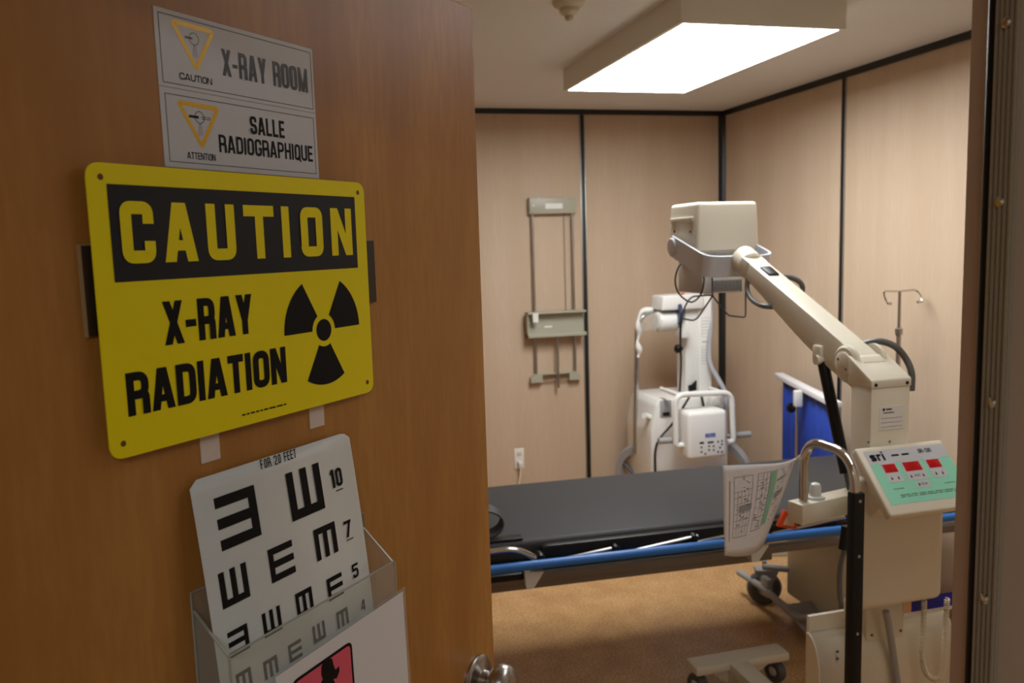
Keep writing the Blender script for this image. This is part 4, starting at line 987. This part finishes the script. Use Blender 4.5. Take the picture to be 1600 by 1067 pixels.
# ================================================================ WHITE PORTABLE X-RAY UNIT in the far corner
Y0 = 4.30
t = thing('portable_xray_unit', 'white wheeled x-ray unit parked in the far corner of the room', 'x-ray machine', (2.1, 4.4, 0))
Q = lambda px, py, y=Y0: P(px, py, y=y)
bl, br_ = Q(1018, 730).x, Q(1138, 730).x
zt_ = Q(1040, 624).z
p1 = [Q(x, y) for x, y in ((1030, 624), (1140, 618), (1143, 735))]
b = B(); b.prism([(bl, Y0, .12), (bl, Y0, Q(1016, 676).z), (bl+.03, Y0, Q(1026, 634).z), (bl+.055, Y0, zt_), (br_, Y0, zt_), (br_, Y0, .12)], (0, .36, 0), .012, 3); body = b.obj('body', 'white', t)
a, c = Q(1031, 626, Y0), Q(1049, 651, Y0)
scn = B().box((a.x, Y0-.004, c.z), (c.x, Y0+.004, a.z), .002).obj('meter_window', 'greyprint', body)
B().box((a.x+.015, Y0-.006, c.z+.008), (c.x-.012, Y0-.002, c.z+.03), .002).obj('switch', 'blk', scn)
q = Q(1013, 656); B().cyl((bl+.02, Y0+.05, q.z), (bl-.03, Y0+.03, q.z+.02), .018, 14).obj('knob', 'white', body)
# column with label plates
cy = 4.42
a, c = Q(1068, 463, cy), Q(1088, 612, cy)
xr = Q(1108, 612, cy).x
B().box((a.x, cy-.02, zt_-.05), (c.x, cy+.10, a.z), .01).obj('column', 'white', t)
pl_ = B().box((c.x-.002, cy-.035, zt_-.02), (xr, cy+.10, a.z+.0), .008).obj('column_slide', 'whitep', t)
b = B(); fn = lambda x, z: (x, cy-.0355, z)
for z0_, z1_ in ((a.z-.24, a.z-.13), (a.z-.40, a.z-.30)):
    ring(b, [(c.x+.018, z0_), (xr-.012, z0_), (xr-.012, z1_), (c.x+.018, z1_)], .002, fn); lines(b, c.x+.022, z0_+.01, xr-.016, z1_-.01, 5, .004, fn, int(z1_*99))
rect(b, c.x+.02, a.z-.275, xr-.02, a.z-.268, fn); flat(b, 'label_print', 'greyprint', pl_)
q = Q(1080, 603, cy-.03); B().prism([q+Vector(v) for v in ((-.02, 0, -.03), (.025, 0, -.025), (.028, 0, .035), (.0, 0, .01), (-.022, 0, .005))], (0, -.02, 0), .003).obj('cable_clip', 'blk', t)
# tube assembly across the column top
b = B(); a, c = Q(1034, 463, 4.36), Q(1100, 477, 4.36)
b.prism([(a.x, 4.36, c.z-.02), (a.x+.01, 4.36, a.z), (c.x, 4.36, a.z+.005), (c.x, 4.36, c.z-.02)], (0, .16, 0), .01, 3); b.obj('tube_arm', 'white', t)
a, c = Q(1030, 504, 4.38), Q(1062, 504, 4.38)
B().lathe((a.x, 4.43, a.z), (1, 0, 0), [(0, 0), (.045, 0), (.058, .012), (.06, .06), (.06, c.x-a.x-.01), (.05, c.x-a.x), (0, c.x-a.x)], 28).obj('tube_housing', 'whitep', t)
q = Q(1061, 491, 4.37); B().lathe((q.x, 4.36, q.z), (1, -.25, 0), [(0, -.012), (.055, -.012), (.062, -.004), (.062, .006), (.03, .014), (0, .014)], 28).obj('hand_wheel', 'darkblue', t, 'dark disc')
q = Q(1068, 517, 4.37); B().box((q.x-.025, 4.34, q.z-.04), (q.x+.02, 4.44, q.z+.05), .008).obj('carriage', 'white', t)
q = Q(1068, 461, 4.37); B().lathe((q.x, 4.38, q.z-.03), (0, 0, 1), [(.013, 0), (.013, .03), (.009, .04), (0, .042)], 14).obj('warning_knob', 'orange', t, 'orange knob')
q = Q(1063, 545, 4.38); B().lathe((q.x+.02, 4.40, q.z), (-1, -.4, 0), [(0, 0), (.01, 0), (.012, .02), (.024, .022), (.026, .04), (.015, .05), (0, .05)], 14).obj('lock_knob', 'blk', t)
# clear plastic bag over the collimator end
b = B(); R = random.Random(8); a = Q(1020, 502, 4.40)
bmesh.ops.create_icosphere(b.bm, subdivisions=3, radius=1)
for v in b.bm.verts:
    k = 1+.22*math.sin(v.co.x*9+v.co.y*5)*math.cos(v.co.z*8)+R.uniform(-.06, .06); v.co = Vector((a.x+v.co.x*.066*k, 4.42+v.co.y*.06*k, a.z+v.co.z*.055*k))
b.obj('plastic_bag', 'film', t, 'crumpled clear plastic bag', 10)
# chrome push handle down the left side with a white wrapped cord at its top
yh = 4.52
hp = [Q(1063, 484, yh), Q(1012, 486, yh), Q(995, 505, yh), Q(992, 700, yh)]
B().tube(bend(hp, .07), .0125, 12).obj('push_handle', 'chrome', t, 'chrome push handle')
hp = [Q(1063, 484, yh)+Vector((0, .05, 0)), Q(1016, 487, yh)+Vector((0, .05, 0)), Q(1001, 508, yh)+Vector((0, .05, 0)), Q(999, 700, yh)+Vector((0, .05, 0))]
B().tube(bend(hp, .07), .0125, 12).obj('push_handle', 'chrome', t, 'chrome push handle')
sp_ = smoothpath([Q(1020, 484, yh-.02), Q(1003, 487, yh-.02), Q(997, 503, yh-.02), Q(999, 520, yh-.02), Q(996, 535, yh-.02), Q(999, 548, yh-.02), Q(997, 558, yh-.02)], 6)
B().tube(sp_, [.018*(.75+.35*math.sin(i*.5)) for i in range(len(sp_))], 10).obj('wrapped_cord', 'whitep', t)
# hoses and cables
B().tube(smoothpath([Q(1111, 465, 4.45), Q(1111, 500, 4.40), Q(1108, 545, 4.37), Q(1110, 570, 4.34), Q(1122, 592, 4.30), Q(1133, 614, 4.26), Q(1134, 640, 4.24)]), .015, 10).obj('hose', 'greyprint', t)
B().tube(smoothpath([Q(1064, 498, 4.32), Q(1063, 530, 4.33), Q(1064, 570, 4.33), Q(1062, 612, 4.30)]), .006, 8).obj('cable', 'blk', t)
B().tube(smoothpath([Q(1079, 617, 4.2), Q(1070, 632, 4.15), Q(1060, 648, 4.2), Q(1049, 664, 4.27), Q(1031, 685, 4.27), Q(1024, 705, 4.27), Q(1024, 740, 4.27)]), .0065, 8).obj('cable', 'blk', t)
B().tube(smoothpath([Q(1096, 618, 4.28), Q(1099, 632, 4.24), Q(1102, 650, 4.2)]), .0075, 8).obj('cable', 'blk', t)
# U-shaped frame carrying the control unit
yu = 4.10
pts = [Q(1074, 694, yu), Q(1056, 697, yu), Q(1055, 617, yu), Q(1143, 613, yu), Q(1146, 689, yu), Q(1136, 691, yu)]
B().tube(bend(pts, [0, .02, .06, .06, .02, 0], 6), .0165, 12).obj('u_frame', 'white', t)
for px in (1060, 1140):
    q = Q(px, 617, yu); B().cyl((q.x, yu, q.z), (q.x, Y0+.02, q.z), .012, 10).obj('frame_stay', 'white', t)
yq = 4.03
a, c = Q(1078, 645, yq), Q(1137, 714, yq)
cu = B().box((a.x-.01, yq, c.z), (c.x, yq+.15, a.z), .024, 4).obj('control_unit', 'whitep', t, 'white keypad unit')
b = B(); fn = lambda x, z: (x, yq-.0006, z); U = lambda px, py: Q(px, py, yq)
a, c = U(1102, 684), U(1118, 676); lines(b, a.x, a.z, c.x, c.z, 2, .011, fn, 2); flat(b, 'logo', 'bluelogo', cu)
b = B()
for x0, y0, x1, y1 in ((1093, 694, 1100, 690), (1105.5, 693, 1115, 689)): a, c = U(x0, y0), U(x1, y1); rect(b, a.x, a.z, c.x, c.z, fn)
flat(b, 'display', 'blk', cu)
b = B()
for px, py in ((1096, 699), (1096, 706), (1102, 709), (1108, 697), (1115, 697), (1108, 703), (1115, 703), (1122, 690), (1128, 689), (1125, 699), (1122, 706), (1128, 706), (1128, 694)):
    q = U(px, py); disc(b, q.x, q.z, .0062, fn, 12)
flat(b, 'keypad', 'darkblue', cu)
q = Q(1121, 629, 4.22); B().prism([q+Vector(v) for v in ((-.045, 0, -.02), (.04, 0, -.02), (.03, 0, .025), (0, 0, .04), (-.03, 0, .025))], (0, .06, 0), .006).obj('lamp_bracket', 'midgrey', t)
for a_, c_ in (((1029, 689), (1057, 687)), ((1148, 680), (1172, 678))):
    B().cyl(Q(*a_, 4.14), Q(*c_, 4.14), .0175, 14).obj('grip_bar', 'grey', t, 'grey grip bar')
B().cyl(Q(1056, 688, 4.14), Q(1149, 680, 4.14), .010, 10).obj('grip_axle', 'grey', t)
# wheels
def spoked(c, r, parent):
    c = Vector(c); o = B().lathe(c, (1, .35, 0), [(r*.76, -.018), (r*.94, -.02), (r, -.008), (r, .008), (r*.94, .02), (r*.76, .018), (r*.76, -.018)], 40).obj('wheel', 'greyprint', parent)
    b = B(); ax = Vector((1, .35, 0)).normalized(); u = Vector((0, 0, 1)); v = ax.cross(u)
    for k in range(6):
        g = k*PI/3; b.cyl(c, c+(u*math.cos(g)+v*math.sin(g))*r*.8, .012, 8)
    b.lathe(c, ax, [(0, -.02), (r*.2, -.02), (r*.2, .02), (0, .02)], 16); b.obj('spokes', 'dgrey', o)
q = Q(1003, 762, 4.50); spoked((q.x, 4.50, .235), .235, t)
q2 = Q(1152, 740, 4.42); spoked((br_+.06, 4.46, .235), .235, t)
B().cyl((q.x, 4.50, .235), (br_+.06, 4.46, .235), .014, 10).obj('axle', 'steel', t)
for x in (bl+.08, br_-.08): caster('caster', (x, Y0+.06, .13), .05, .03, t, (1, 0, 0), 'dgrey', 'grey', fork=False); B().cyl((x, Y0+.06, .05), (x, Y0+.06, .14), .012, 10).obj('caster_stem', 'steel', t)
